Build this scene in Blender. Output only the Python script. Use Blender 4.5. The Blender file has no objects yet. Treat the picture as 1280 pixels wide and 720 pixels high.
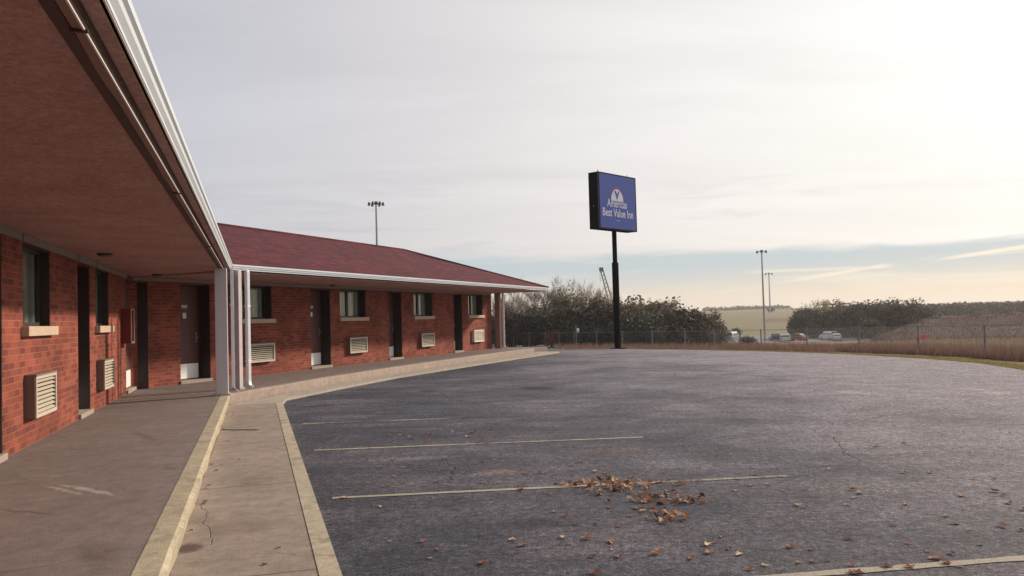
import bpy, bmesh, math, random
from mathutils import Vector, Matrix, Euler
R = random.Random(7)
C = bpy.context.scene.collection
rad = math.radians

# ------------------------------------------------------------------ survey of the place (metres; +Y ahead, +X right)
FPX, ROLL, EYE = 1050.0, .027, 1.40
PITCH = math.atan((406-.027*320-360)/FPX)
def ray(x, y):
    u, v = x-640, 360-y
    c, s = math.cos(ROLL), math.sin(ROLL)
    u2, v2 = u*c+v*s, -u*s+v*c
    cp, sp = math.cos(PITCH), math.sin(PITCH)
    return Vector((u2, FPX*cp-v2*sp, FPX*sp+v2*cp))
def ground(x, y, z=0.0):
    d = ray(x, y); t = (z-EYE)/d.z
    return Vector((d.x*t, d.y*t, z))
def at(x, y, Y):
    d = ray(x, y); t = Y/d.y
    return Vector((d.x*t, Y, EYE+d.z*t))
def wing(az):
    a = rad(az)
    return Matrix(((math.sin(a), -math.cos(a), 0, 0), (math.cos(a), math.sin(a), 0, 0), (0, 0, 1, 0), (0, 0, 0, 1)))
WL, WR = wing(-17), wing(21)          # local x runs along the wing, local y into the building
def w(M, u, y, z=0): return M @ Vector((u, y, z))
def loc(M, p): return M.inverted() @ Vector(p)

# ------------------------------------------------------------------ node helpers
class NT:
    def __init__(s, tree): s.t = tree; s.n = tree.nodes; s.l = tree.links
    def node(s, typ, **kw):
        n = s.n.new(typ)
        for k, v in kw.items(): setattr(n, k, v)
        return n
    def put(s, sock, v):
        if hasattr(v, 'is_linked') or hasattr(v, 'links'): s.l.new(v, sock)
        elif v is not None: sock.default_value = v
    def m(s, op, a, b=None, c=None, clamp=False):
        n = s.node('ShaderNodeMath', operation=op, use_clamp=clamp)
        for i, v in enumerate((a, b, c)):
            if v is not None: s.put(n.inputs[i], v)
        return n.outputs[0]
    def mix(s, f, a, b, blend='MIX'):
        n = s.node('ShaderNodeMix', data_type='RGBA', blend_type=blend)
        n.clamp_factor = True
        s.put(n.inputs[0], f); s.put(n.inputs[6], col(a)); s.put(n.inputs[7], col(b))
        return n.outputs[2]
    def smooth(s, v, a, b):
        n = s.node('ShaderNodeMapRange', interpolation_type='SMOOTHSTEP')
        s.put(n.inputs[0], v); n.inputs[1].default_value = a; n.inputs[2].default_value = b
        return n.outputs[0]
    def ramp(s, v, stops, interp='LINEAR'):
        n = s.node('ShaderNodeValToRGB'); r = n.color_ramp; r.interpolation = interp
        while len(r.elements) < len(stops): r.elements.new(.5)
        for e, (p, c) in zip(r.elements, stops): e.position = p; e.color = col(c)
        s.put(n.inputs[0], v); return n.outputs[0]
    def noise(s, vec, scale, detail=4, rough=.55, dist=0, out=0):
        n = s.node('ShaderNodeTexNoise')
        if vec is not None: s.put(n.inputs['Vector'], vec)
        n.inputs['Scale'].default_value = scale; n.inputs['Detail'].default_value = detail
        n.inputs['Roughness'].default_value = rough; n.inputs['Distortion'].default_value = dist
        return n.outputs[out]
    def mapping(s, vec, scale=(1, 1, 1), loc=(0, 0, 0), rot=(0, 0, 0)):
        n = s.node('ShaderNodeMapping'); s.put(n.inputs[0], vec)
        n.inputs[1].default_value = loc; n.inputs[2].default_value = rot; n.inputs[3].default_value = scale
        return n.outputs[0]
def col(c):
    if isinstance(c, (tuple, list)) and len(c) == 3: return (*c, 1)
    return c
def newmat(name):
    m = bpy.data.materials.new(name); m.use_nodes = True
    t = NT(m.node_tree); bsdf = m.node_tree.nodes['Principled BSDF']
    tc = t.node('ShaderNodeTexCoord')
    return m, t, bsdf, tc
def bump(t, bsdf, h, strength=.4, dist=.01):
    b = t.node('ShaderNodeBump'); b.inputs['Strength'].default_value = strength; b.inputs['Distance'].default_value = dist
    t.put(b.inputs['Height'], h); t.l.new(b.outputs[0], bsdf.inputs['Normal'])
def simple(name, c, rough=.6, var=.18, scale=6, metal=0, bumps=0, spec=.5, objvar=0):
    m, t, b, tc = newmat(name)
    n = t.noise(tc.outputs['Object'], scale, 5, .6)
    f = t.m('MULTIPLY_ADD', n, 2*var, 1-var)
    if objvar:
        oi = t.node('ShaderNodeObjectInfo')
        f = t.m('MULTIPLY', f, t.m('MULTIPLY_ADD', oi.outputs['Random'], 2*objvar, 1-objvar))
    hs = t.node('ShaderNodeHueSaturation'); hs.inputs['Color'].default_value = col(c); t.put(hs.inputs['Value'], f)
    t.l.new(hs.outputs[0], b.inputs['Base Color'])
    b.inputs['Roughness'].default_value = rough; b.inputs['Metallic'].default_value = metal
    b.inputs['Specular IOR Level'].default_value = spec
    if bumps: bump(t, b, t.noise(tc.outputs['Object'], scale*12, 3), bumps)
    return m

# ------------------------------------------------------------------ materials

def spots(t, P, base, lst):
    dn = t.node('ShaderNodeVectorMath', operation='MULTIPLY_ADD'); t.put(dn.inputs[0], t.noise(P, 9, 5, .7, 0, 1)); dn.inputs[1].default_value = (.14, .14, 0); t.put(dn.inputs[2], P)
    for (x, y, rx, ry, ang, c, amt) in lst:
        q = t.mapping(dn.outputs[0], (1, 1, 0), (-x-.07, -y-.07, 0))
        q = t.mapping(q, (1, 1, 0), (0, 0, 0), (0, 0, -ang)); q = t.mapping(q, (1/rx, 1/ry, 0))
        ln = t.node('ShaderNodeVectorMath', operation='LENGTH'); t.put(ln.inputs[0], q)
        base = t.mix(t.m('MULTIPLY', t.smooth(ln.outputs['Value'], 1.25, .5), amt), base, c)
    return base
def wlspot(px, py, z): 
    g = loc(WL, ground(px, py, z)); return g.x, g.y
def brick_mat():
    m, t, b, tc = newmat('red brick')
    sp = t.node('ShaderNodeSeparateXYZ'); t.l.new(tc.outputs['Object'], sp.inputs[0])
    cb = t.node('ShaderNodeCombineXYZ')
    t.put(cb.inputs[0], t.m('ADD', sp.outputs[0], sp.outputs[1])); t.put(cb.inputs[1], sp.outputs[2])
    def brick(seedc1, seedc2, mort):
        n = t.node('ShaderNodeTexBrick'); t.l.new(cb.outputs[0], n.inputs['Vector'])
        n.inputs['Color1'].default_value = col(seedc1); n.inputs['Color2'].default_value = col(seedc2); n.inputs['Mortar'].default_value = col(mort)
        n.inputs['Scale'].default_value = 1; n.inputs['Mortar Size'].default_value = .0055; n.inputs['Mortar Smooth'].default_value = .25
        n.inputs['Brick Width'].default_value = .205; n.inputs['Row Height'].default_value = .0685; n.inputs['Bias'].default_value = -.05
        return n
    n = brick((.29, .076, .048), (.15, .037, .029), (.26, .13, .093))
    big = t.noise(tc.outputs['Object'], 1.1, 5, .6)
    fine = t.noise(tc.outputs['Object'], 55, 4, .65)
    f = t.m('ADD', t.m('MULTIPLY_ADD', t.smooth(big, .3, .7), .5, .5), t.m('MULTIPLY_ADD', fine, .7, -.12))
    hs = t.node('ShaderNodeHueSaturation'); t.l.new(n.outputs['Color'], hs.inputs['Color']); t.put(hs.inputs['Value'], f)
    f = t.m('MULTIPLY', f, t.m('MULTIPLY_ADD', t.smooth(t.noise(t.mapping(tc.outputs['Object'], (2.6, 2.6, .35)), 1.0, 6, .7, .3), .3, .7), .45, .75))
    # pale salt bloom low on the wall in places
    eff = t.m('MULTIPLY', t.smooth(t.noise(tc.outputs['Object'], 1.7, 6, .65, .6), .62, .76), t.smooth(sp.outputs[2], 1.0, .3))
    c = t.mix(t.m('MULTIPLY', eff, .45), hs.outputs[0], (.42, .27, .22))
    t.l.new(c, b.inputs['Base Color']); b.inputs['Roughness'].default_value = .88; b.inputs['Specular IOR Level'].default_value = .25
    h = t.m('ADD', t.m('MULTIPLY', n.outputs['Fac'], -1.0), t.m('MULTIPLY', fine, .5))
    bump(t, b, h, .6, .006)
    return m
def roof_mat():
    m, t, b, tc = newmat('dark red shingles')
    n = t.node('ShaderNodeTexBrick'); t.l.new(tc.outputs['Object'], n.inputs['Vector'])
    n.inputs['Color1'].default_value = (.130, .024, .033, 1); n.inputs['Color2'].default_value = (.065, .014, .020, 1); n.inputs['Mortar'].default_value = (.04, .012, .016, 1)
    n.inputs['Scale'].default_value = 1; n.inputs['Brick Width'].default_value = .3; n.inputs['Row Height'].default_value = .14
    n.inputs['Mortar Size'].default_value = .008; n.inputs['Mortar Smooth'].default_value = .3
    big = t.noise(t.mapping(tc.outputs['Object'], (.5, 2, 1)), .8, 6, .65)
    fine = t.noise(tc.outputs['Object'], 70, 3, .7)
    f = t.m('MULTIPLY', t.m('MULTIPLY_ADD', big, .9, .55), t.m('MULTIPLY_ADD', fine, .8, .6))
    hs = t.node('ShaderNodeHueSaturation'); t.l.new(n.outputs['Color'], hs.inputs['Color']); t.put(hs.inputs['Value'], f)
    t.l.new(hs.outputs[0], b.inputs['Base Color']); b.inputs['Roughness'].default_value = .92; b.inputs['Specular IOR Level'].default_value = .2
    bump(t, b, t.m('ADD', t.m('MULTIPLY', n.outputs['Fac'], -1), fine), .5, .008)
    return m
def asphalt_mat(name='worn asphalt', worn=0.0):
    m, t, b, tc = newmat(name)
    P = tc.outputs['Object']
    big = t.noise(P, .22, 6, .6, .4); mid = t.noise(t.mapping(P, (.6, 1.5, 1), rot=(0, 0, .1)), .9, 6, .65, .5)
    fine = t.noise(P, 75, 3, .7); agg = t.noise(P, 190, 2, .8); g3 = t.noise(P, 22, 4, .7)
    base = t.ramp(t.m('ADD', t.m('MULTIPLY', big, .55), t.m('MULTIPLY', mid, .45)), [(.38, (.038, .041, .058)), (.47, (.055, .058, .079)), (.54, (.090, .084, .108)), (.64, (.16, .147, .168))])
    # paler towards the open side: sun and sky sheen painted over patchy worn sealcoat
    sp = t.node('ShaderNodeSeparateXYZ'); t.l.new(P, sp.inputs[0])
    wear_sheen = t.m('ADD', t.m('MULTIPLY_ADD', sp.outputs[0], .085, .0), t.m('MULTIPLY_ADD', t.noise(P, .35, 6, .65, .6), 1.4, -.62))
    base = t.mix(t.m('MULTIPLY', t.smooth(wear_sheen, -.05, .8), .75), base, (.315, .283, .315))
    scuff = t.smooth(t.noise(t.mapping(P, (.35, 1.6, 1), rot=(0, 0, .35)), 1.1, 7, .7, 1.6), .56, .70)
    base = t.mix(t.m('MULTIPLY', scuff, .5), base, (.27, .255, .255))
    sk2 = t.smooth(t.noise(t.mapping(P, (.22, 2.6, 1), rot=(0, 0, .12)), 1.4, 7, .72, .7), .52, .68)
    base = t.mix(t.m('MULTIPLY', sk2, .30), base, (.05, .05, .064))
    oil = t.smooth(t.noise(P, .8, 3, .5, .3), .70, .78)
    base = t.mix(t.m('MULTIPLY', oil, .6), base, (.03, .028, .032))
    rust = t.smooth(t.noise(t.mapping(P, (1, 1.3, 1), (9, 3, 0)), .55, 5, .65, .5), .63, .78)
    base = t.mix(t.m('MULTIPLY', rust, .35), base, (.16, .095, .075))
    def gsp(px, py, rx, ry, c, a): g = ground(px, py, 0); return (g.x, g.y, rx, ry, .1, c, a)
    base = spots(t, P, base, [gsp(672, 485.5, .36, .5, (.022, .02, .024), .85), gsp(535, 489, .2, .3, (.03, .025, .03), .7), gsp(487, 490, .2, .25, (.09, .05, .045), .7), gsp(622, 590, .22, .14, (.30, .20, .16), .6), gsp(520, 573, .5, .12, (.22, .22, .23), .45), gsp(1068, 491, .16, .5, (.40, .38, .37), .4), gsp(1245, 490, .2, .6, (.40, .38, .36), .35), gsp(668, 655, .25, .16, (.03, .028, .035), .6), gsp(765, 563, .5, .18, (.19, .14, .12), .5), gsp(700, 477, .9, .25, (.15, .09, .08), .5), gsp(1080, 610, .5, .3, (.24, .22, .22), .4)])
    # cracks
    dp = t.node('ShaderNodeVectorMath', operation='MULTIPLY_ADD'); t.put(dp.inputs[0], t.noise(P, 1.1, 4, .55, 0, 1)); dp.inputs[1].default_value = (.7, .7, 0); t.put(dp.inputs[2], P)
    v = t.node('ShaderNodeTexVoronoi', feature='DISTANCE_TO_EDGE'); t.l.new(dp.outputs[0], v.inputs['Vector']); v.inputs['Scale'].default_value = .22
    crack = t.m('MULTIPLY', t.smooth(v.outputs[0], .0026, .0006), t.smooth(t.noise(P, .45, 3), .46, .56))
    base = t.mix(t.m('MULTIPLY', crack, .45), base, (.022, .021, .025))
    g4 = t.noise(P, 38, 3, .8)
    f = t.m('MULTIPLY', t.m('MULTIPLY_ADD', t.smooth(fine, .3, .7), 1.0, .5), t.m('MULTIPLY_ADD', agg, 1.0, .5))
    f = t.m('MULTIPLY', f, t.m('MULTIPLY_ADD', t.smooth(g3, .3, .7), .6, .7))
    f = t.m('MULTIPLY', f, t.m('MULTIPLY_ADD', t.smooth(g4, .3, .7), .8, .6))
    fr = t.noise(P, 1.8, 12, .82); fr2 = t.noise(t.mapping(P, (1, 1, 1), (5, 5, 0)), 14, 6, .85)
    f = t.m('MULTIPLY', f, t.m('MULTIPLY_ADD', t.smooth(fr, .30, .70), .75, .62))
    f = t.m('MULTIPLY', f, t.m('MULTIPLY_ADD', t.smooth(fr2, .32, .68), 1.2, .40))
    hs = t.node('ShaderNodeHueSaturation'); t.l.new(base, hs.inputs['Color']); t.put(hs.inputs['Value'], f)
    c = hs.outputs[0]
    if worn:
        paint = t.mix(t.noise(P, 9, 4), (.62, .55, .40), (.50, .46, .38))
        a = t.m('ADD', t.m('MULTIPLY', t.noise(P, 13, 6, .75), .9), t.m('MULTIPLY', t.noise(P, .9, 4, .6), 1.1))
        at_ = t.node('ShaderNodeAttribute', attribute_name='wear_sheen')
        a = t.m('SUBTRACT', a, at_.outputs['Fac'])
        c = t.mix(t.m('MULTIPLY', t.smooth(a, .58, .92), .85), c, paint)
    t.l.new(c, b.inputs['Base Color'])
    t.put(b.inputs['Roughness'], t.m('MULTIPLY_ADD', mid, .25, .62)); b.inputs['Specular IOR Level'].default_value = .22
    h = t.m('ADD', t.m('ADD', fine, t.m('MULTIPLY', fr2, 2.2)), t.m('MULTIPLY', crack, -1.5))
    bump(t, b, h, 1.0, .016)
    return m
def concrete_mat(name, c1, c2, stain=(.12, .085, .07), joint=None, paint=None, sp_=()):
    m, t, b, tc = newmat(name)
    P = tc.outputs['Object']
    big = t.noise(P, .7, 6, .65, .4); fine = t.noise(P, 60, 4, .75); mid = t.noise(P, 5, 6, .7)
    base = t.mix(t.m('MULTIPLY_ADD', mid, .5, t.m('MULTIPLY_ADD', big, 1.0, -.25)), c1, c2)
    st = t.smooth(t.noise(P, 1.6, 6, .7, .5), .60, .74)
    base = t.mix(t.m('MULTIPLY', st, .6), base, stain)
    st2 = t.smooth(t.noise(t.mapping(P, (2.2, .7, 1), (4, 1, 0)), 1.2, 7, .7, .8), .52, .72)
    base = t.mix(t.m('MULTIPLY', st2, .4), base, tuple(v*1.25 for v in c1))
    base = spots(t, P, base, sp_)
    dp = t.node('ShaderNodeVectorMath', operation='MULTIPLY_ADD'); t.put(dp.inputs[0], t.noise(P, 1.6, 3, .55, 0, 1)); dp.inputs[1].default_value = (.4, .4, 0); t.put(dp.inputs[2], P)
    v = t.node('ShaderNodeTexVoronoi', feature='DISTANCE_TO_EDGE'); t.l.new(dp.outputs[0], v.inputs['Vector']); v.inputs['Scale'].default_value = .33
    crack = t.m('MULTIPLY', t.smooth(v.outputs[0], .0016, .0003), t.smooth(t.noise(P, .6, 2), .42, .5))
    if joint:
        sp = t.node('ShaderNodeSeparateXYZ'); t.l.new(P, sp.inputs[0])
        fr = t.m('ABSOLUTE', t.m('SUBTRACT', t.m('FRACT', t.m('DIVIDE', t.m('ADD', sp.outputs[0], joint[1]), joint[0])), .5))
        wob = t.m('MULTIPLY_ADD', t.noise(P, 3, 4), .004, .493)
        crack = t.m('MAXIMUM', crack, t.smooth(fr, .4955, .498))
    if paint:
        a = t.m('ADD', t.m('MULTIPLY', t.noise(P, 6, 7, .75), .8), t.m('MULTIPLY', t.noise(P, 1.4, 4), .5))
        pc = t.mix(t.noise(P, 2.5, 5, .7), paint, tuple(x*.72 for x in paint))
        base = t.mix(t.smooth(a, .50, .64), base, pc)
    base = t.mix(t.m('MULTIPLY', crack, .6), base, (.05, .04, .035))
    hs = t.node('ShaderNodeHueSaturation'); t.l.new(base, hs.inputs['Color']); t.put(hs.inputs['Value'], t.m('MULTIPLY', t.m('MULTIPLY_ADD', fine, .9, .55), t.m('MULTIPLY_ADD', t.smooth(t.noise(P, 7, 12, .85), .3, .7), .5, .75)))
    t.l.new(hs.outputs[0], b.inputs['Base Color']); b.inputs['Roughness'].default_value = .85; b.inputs['Specular IOR Level'].default_value = .3
    bump(t, b, t.m('ADD', fine, t.m('MULTIPLY', crack, -3)), .5, .006)
    return m
def terrain_mat():
    m, t, b, tc = newmat('grassland')
    P = tc.outputs['Object']
    a = t.node('ShaderNodeAttribute', attribute_name='cover')
    n1 = t.noise(t.mapping(P, (.4, 1, 1)), .12, 8, .7); n2 = t.noise(P, 3.5, 5, .7)
    f = t.m('MULTIPLY', t.m('MULTIPLY_ADD', n1, 1.1, .42), t.m('MULTIPLY_ADD', n2, .9, .55))
    hs = t.node('ShaderNodeHueSaturation'); t.l.new(a.outputs['Color'], hs.inputs['Color']); t.put(hs.inputs['Value'], f)
    t.put(hs.inputs['Hue'], t.m('MULTIPLY_ADD', t.noise(P, .5, 4), .05, .475))
    t.l.new(hs.outputs[0], b.inputs['Base Color']); b.inputs['Roughness'].default_value = 1; b.inputs['Specular IOR Level'].default_value = .1
    bump(t, b, t.m('ADD', n2, t.m('MULTIPLY', n1, 3)), .6, .15)
    return m
def leaf_mat(name, c1, c2, c3, trans=.25):
    m, t, b, tc = newmat(name)
    g = t.node('ShaderNodeNewGeometry'); oi = t.node('ShaderNodeObjectInfo')
    c = t.ramp(g.outputs['Random Per Island'], [(0, c1), (.5, c2), (1, c3)])
    hs = t.node('ShaderNodeHueSaturation'); t.l.new(c, hs.inputs['Color'])
    t.put(hs.inputs['Value'], t.m('MULTIPLY_ADD', oi.outputs['Random'], .5, .75)); t.put(hs.inputs['Hue'], t.m('MULTIPLY_ADD', oi.outputs['Random'], .04, .48))
    t.l.new(hs.outputs[0], b.inputs['Base Color']); b.inputs['Roughness'].default_value = .7; b.inputs['Specular IOR Level'].default_value = .25
    tr = t.node('ShaderNodeBsdfTranslucent'); t.l.new(hs.outputs[0], tr.inputs[0])
    mx = t.node('ShaderNodeMixShader'); mx.inputs[0].default_value = trans
    t.l.new(b.outputs[0], mx.inputs[1]); t.l.new(tr.outputs[0], mx.inputs[2])
    t.l.new(mx.outputs[0], t.n['Material Output'].inputs[0])
    return m
def soffit_mat():
    m, t, b, tc = newmat('maroon soffit stucco'); P = tc.outputs['Object']
    n = t.noise(P, 1.3, 7, .7, .4); g = t.noise(P, 26, 6, .8); g2 = t.noise(P, 90, 2, .7)
    c = t.mix(t.smooth(n, .35, .65), (.40, .24, .22), (.48, .305, .28))
    st = t.smooth(t.noise(t.mapping(P, (.5, 1.6, 1)), .9, 6, .65, .6), .58, .72); c = t.mix(t.m('MULTIPLY', st, .25), c, (.28, .16, .145))
    sp = t.node('ShaderNodeSeparateXYZ'); t.l.new(P, sp.inputs[0])
    fr = t.m('ABSOLUTE', t.m('SUBTRACT', t.m('FRACT', t.m('DIVIDE', t.m('ADD', sp.outputs[0], .7), 2.44)), .5)); seam = t.smooth(fr, .4975, .4992)
    c = t.mix(t.m('MULTIPLY', seam, .5), c, (.10, .055, .05))
    hs = t.node('ShaderNodeHueSaturation'); t.l.new(c, hs.inputs['Color']); t.put(hs.inputs['Value'], t.m('MULTIPLY', t.m('MULTIPLY_ADD', t.smooth(g, .3, .7), .5, .75), t.m('MULTIPLY_ADD', g2, .5, .75)))
    t.l.new(hs.outputs[0], b.inputs['Base Color']); b.inputs['Roughness'].default_value = .95; b.inputs['Specular IOR Level'].default_value = .15
    bump(t, b, t.m('ADD', g, g2), .7, .01)
    return m
def glass_mat():
    m, t, b, tc = newmat('window glass')
    b.inputs['Base Color'].default_value = (.02, .025, .028, 1); b.inputs['Roughness'].default_value = .04
    tr = t.node('ShaderNodeBsdfTransparent'); tr.inputs[0].default_value = (.90, .93, .91, 1)
    gl = t.node('ShaderNodeBsdfGlossy'); gl.inputs['Roughness'].default_value = .03
    lw = t.node('ShaderNodeLayerWeight'); lw.inputs[0].default_value = .5
    mx = t.node('ShaderNodeMixShader'); t.put(mx.inputs[0], t.m('MULTIPLY_ADD', t.m('POWER', lw.outputs['Facing'], 5.0), .9, .04))
    t.l.new(tr.outputs[0], mx.inputs[1]); t.l.new(gl.outputs[0], mx.inputs[2]); t.l.new(mx.outputs[0], t.n['Material Output'].inputs[0])
    return m
def curtain_mat():
    m, t, b, tc = newmat('grey curtain')
    P = tc.outputs['Object']
    wv = t.node('ShaderNodeTexWave'); t.l.new(t.mapping(P, (1, .0, .06)), wv.inputs[0]); wv.inputs['Scale'].default_value = 5; wv.inputs['Distortion'].default_value = 2.5
    c = t.mix(wv.outputs[1], (.42, .42, .39), (.60, .59, .54))
    t.l.new(c, b.inputs['Base Color']); b.inputs['Roughness'].default_value = .9
    bump(t, b, wv.outputs[1], .6, .03)
    return m
M = dict(
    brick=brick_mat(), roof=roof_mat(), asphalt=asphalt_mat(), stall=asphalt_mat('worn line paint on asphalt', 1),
    slab=concrete_mat('walkway concrete', (.235, .19, .178), (.155, .124, .118), (.115, .085, .075), sp_=[(*wlspot(108, 612, .2), .45, .035, .62, (.42, .37, .35), .7), (*wlspot(82, 613, .2), .35, .03, .62, (.40, .35, .33), .6), (*wlspot(30, 640, .2), .30, .02, .9, (.06, .05, .045), .6), (*wlspot(180, 545, .2), .5, .06, .3, (.12, .09, .08), .5), (*wlspot(120, 690, .2), .3, .12, .3, (.13, .095, .085), .5)]),
    apron=concrete_mat('lower walk concrete', (.345, .285, .24), (.225, .18, .152), (.125, .095, .08), joint=(2.67, .55), sp_=[(*wlspot(237, 685, .05), .13, .085, 0, (.085, .045, .04), .9), (*wlspot(320, 600, .05), .3, .2, 0, (.20, .15, .12), .6), (*wlspot(300, 660, .05), .2, .3, 0, (.22, .16, .125), .6), (*wlspot(250, 650, .05), .12, .12, 0, (.20, .14, .11), .5), (*wlspot(310, 520, .05), .35, .25, 0, (.24, .18, .14), .5)]),
    apron2=concrete_mat('apron concrete', (.44, .385, .325), (.31, .265, .225), (.2, .145, .12)),
    kerb=concrete_mat('kerb concrete', (.36, .29, .24), (.25, .20, .17), (.15, .10, .09)),
    yellow=concrete_mat('worn yellow kerb paint', (.34, .29, .22), (.24, .20, .155), (.17, .13, .10), paint=(.48, .42, .305)),
    patch=concrete_mat('pale cement patch', (.36, .31, .29), (.26, .22, .2)),
    stain=concrete_mat('dark stained concrete', (.10, .065, .055), (.07, .045, .04)),
    terrain=terrain_mat(),
    gutter=simple('white gutter metal', (.56, .62, .67), .45, .10, 3), lip=simple('pale gutter lip', (.62, .61, .59), .45, .08),
    soffit=soffit_mat(), board=simple('dark brown strip', (.075, .038, .034), .85, .25, 5),  # board: dark colour standing in for shade beside the channel
    conduit=simple('peeling brown metal', (.21, .13, .11), .6, .4, 9), frieze=simple('grey frieze board', (.28, .235, .215), .8, .25, 4),
    door=simple('maroon door paint', (.105, .038, .034), .55, .15, 3), jamb=simple('dark stained jamb and reveal shade', (.035, .022, .021), .6, .2, 4),
    kick=simple('white kick plate', (.88, .88, .87), .4, .06), steel=simple('brushed steel', (.5, .5, .48), .35, .1, metal=.9),
    plate=simple('cream number plate', (.55, .48, .40), .5, .05), paper=simple('white notice', (.75, .73, .68), .6, .05),
    frame=simple('dark bronze frame', (.04, .037, .034), .45, .1), sill=simple('limestone sill', (.52, .41, .31), .85, .15, 8, bumps=.2),
    glass=glass_mat(), curtain=curtain_mat(), threshold=simple('concrete threshold', (.33, .27, .23), .85, .15, 6, bumps=.2),
    ac=simple('cream air conditioner metal', (.52, .475, .385), .5, .10, 4), acside=simple('shaded brown sleeve', (.20, .145, .12), .6, .15, 5), dark=simple('dark inside', (.02, .02, .02), .8),  # acside: shade of the unlit sides put into the sleeve colour
    ac2=simple('white air conditioner metal', (.80, .76, .66), .5, .06, 4),
    lav=simple('grey lavender post paint', (.54, .51, .55), .65, .08, 5), post2=simple('faded pink grey post', (.50, .45, .45), .7, .2, 5), endpost=simple('faded red post', (.36, .19, .165), .75, .15, 5),
    spout=simple('pale downspout metal', (.74, .78, .82), .4, .08, 4),
    red=simple('red cabinet enamel', (.20, .018, .018), .35, .1), redcyl=simple('extinguisher red', (.40, .02, .02), .3, .05), chrome=simple('aluminium trim', (.75, .72, .68), .3, .05, metal=.8),
    signblk=simple('black sign metal', (.007, .006, .009), .7, .2, 2, spec=.05), signblue=simple('blue sign face', (.055, .092, .33), .7, .07, 1.5, spec=.06), signwhite=simple('white sign vinyl', (.55, .57, .66), .7, .05, spec=.06), signred=simple('red sign vinyl', (.27, .06, .13), .7, .05, spec=.06), signedge=simple('blue edge trim', (.13, .15, .30), .4, .05),
    mast=simple('galvanised mast', (.30, .31, .31), .5, .1, metal=.4), lamp=simple('dark lamp housing', (.035, .035, .037), .5, .1), galv=simple('galvanised fence', (.17, .17, .185), .6, .12, metal=.2), 
    bark=simple('grey bark', (.12, .095, .08), .95, .3, 4, objvar=.25), barkpale=simple('pale bark', (.46, .40, .34), .95, .25, 4, objvar=.2),
    twig=leaf_mat('bare twigs', (.30, .25, .20), (.36, .30, .235), (.24, .19, .15), .3),
    lf_dark=leaf_mat('dark foliage', (.050, .055, .034), (.082, .078, .048), (.062, .048, .038), .08),
    lf_brown=leaf_mat('brown foliage', (.092, .064, .052), (.125, .092, .066), (.07, .053, .045), .1),
    lf_olive=leaf_mat('olive foliage', (.17, .155, .085), (.23, .20, .11), (.12, .11, .065)),
    lf_gold=leaf_mat('golden foliage', (.25, .17, .045), (.32, .22, .06), (.17, .12, .04)),
    lf_orange=leaf_mat('orange foliage', (.33, .10, .035), (.26, .075, .035), (.17, .06, .03)),
    drygrass=leaf_mat('dry grass', (.25, .175, .12), (.19, .125, .09), (.29, .215, .145), .2),
    redgrass=leaf_mat('russet weeds', (.25, .155, .12), (.30, .20, .145), (.18, .11, .09), .3),
    moundweed=leaf_mat('mound weeds', (.13, .082, .068), (.10, .062, .054), (.17, .11, .085), .1),
    verge=leaf_mat('mown grass', (.27, .23, .085), (.34, .28, .11), (.19, .18, .07), .25),
    deadleaf=leaf_mat('dead leaf', (.42, .17, .09), (.32, .125, .07), (.46, .23, .13), .2), paleleaf=leaf_mat('pale dead leaf', (.6, .43, .28), (.5, .34, .22), (.66, .5, .35), .2), darkleaf=leaf_mat('dark dead leaf', (.10, .045, .03), (.14, .06, .035), (.075, .035, .025), .1),
    carwhite=simple('white car paint', (.58, .59, .60), .25, .03), carsilver=simple('silver blue car paint', (.34, .38, .45), .25, .03, metal=.3), cardark=simple('dark blue car paint', (.03, .04, .06), .25, .03), carred=simple('faded red car paint', (.24, .07, .055), .45, .05),
    carglass=simple('dark car glass', (.02, .025, .03), .08, .02), tyre=simple('tyre rubber', (.02, .02, .02), .8), hub=simple('wheel metal', (.45, .45, .46), .35, metal=.7), taillight=simple('red tail light', (.45, .02, .02), .2), headlight=simple('clear headlight', (.8, .8, .78), .15),
    orange=simple('red orange plastic', (.65, .06, .045), .5, .05), road=simple('far road', (.16, .155, .15), .9, .1, .5), crane=simple('dark crane steel', (.10, .10, .105), .6, .1), smokeglass=simple('dim fixture', (.10, .085, .075), .4),
)

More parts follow.
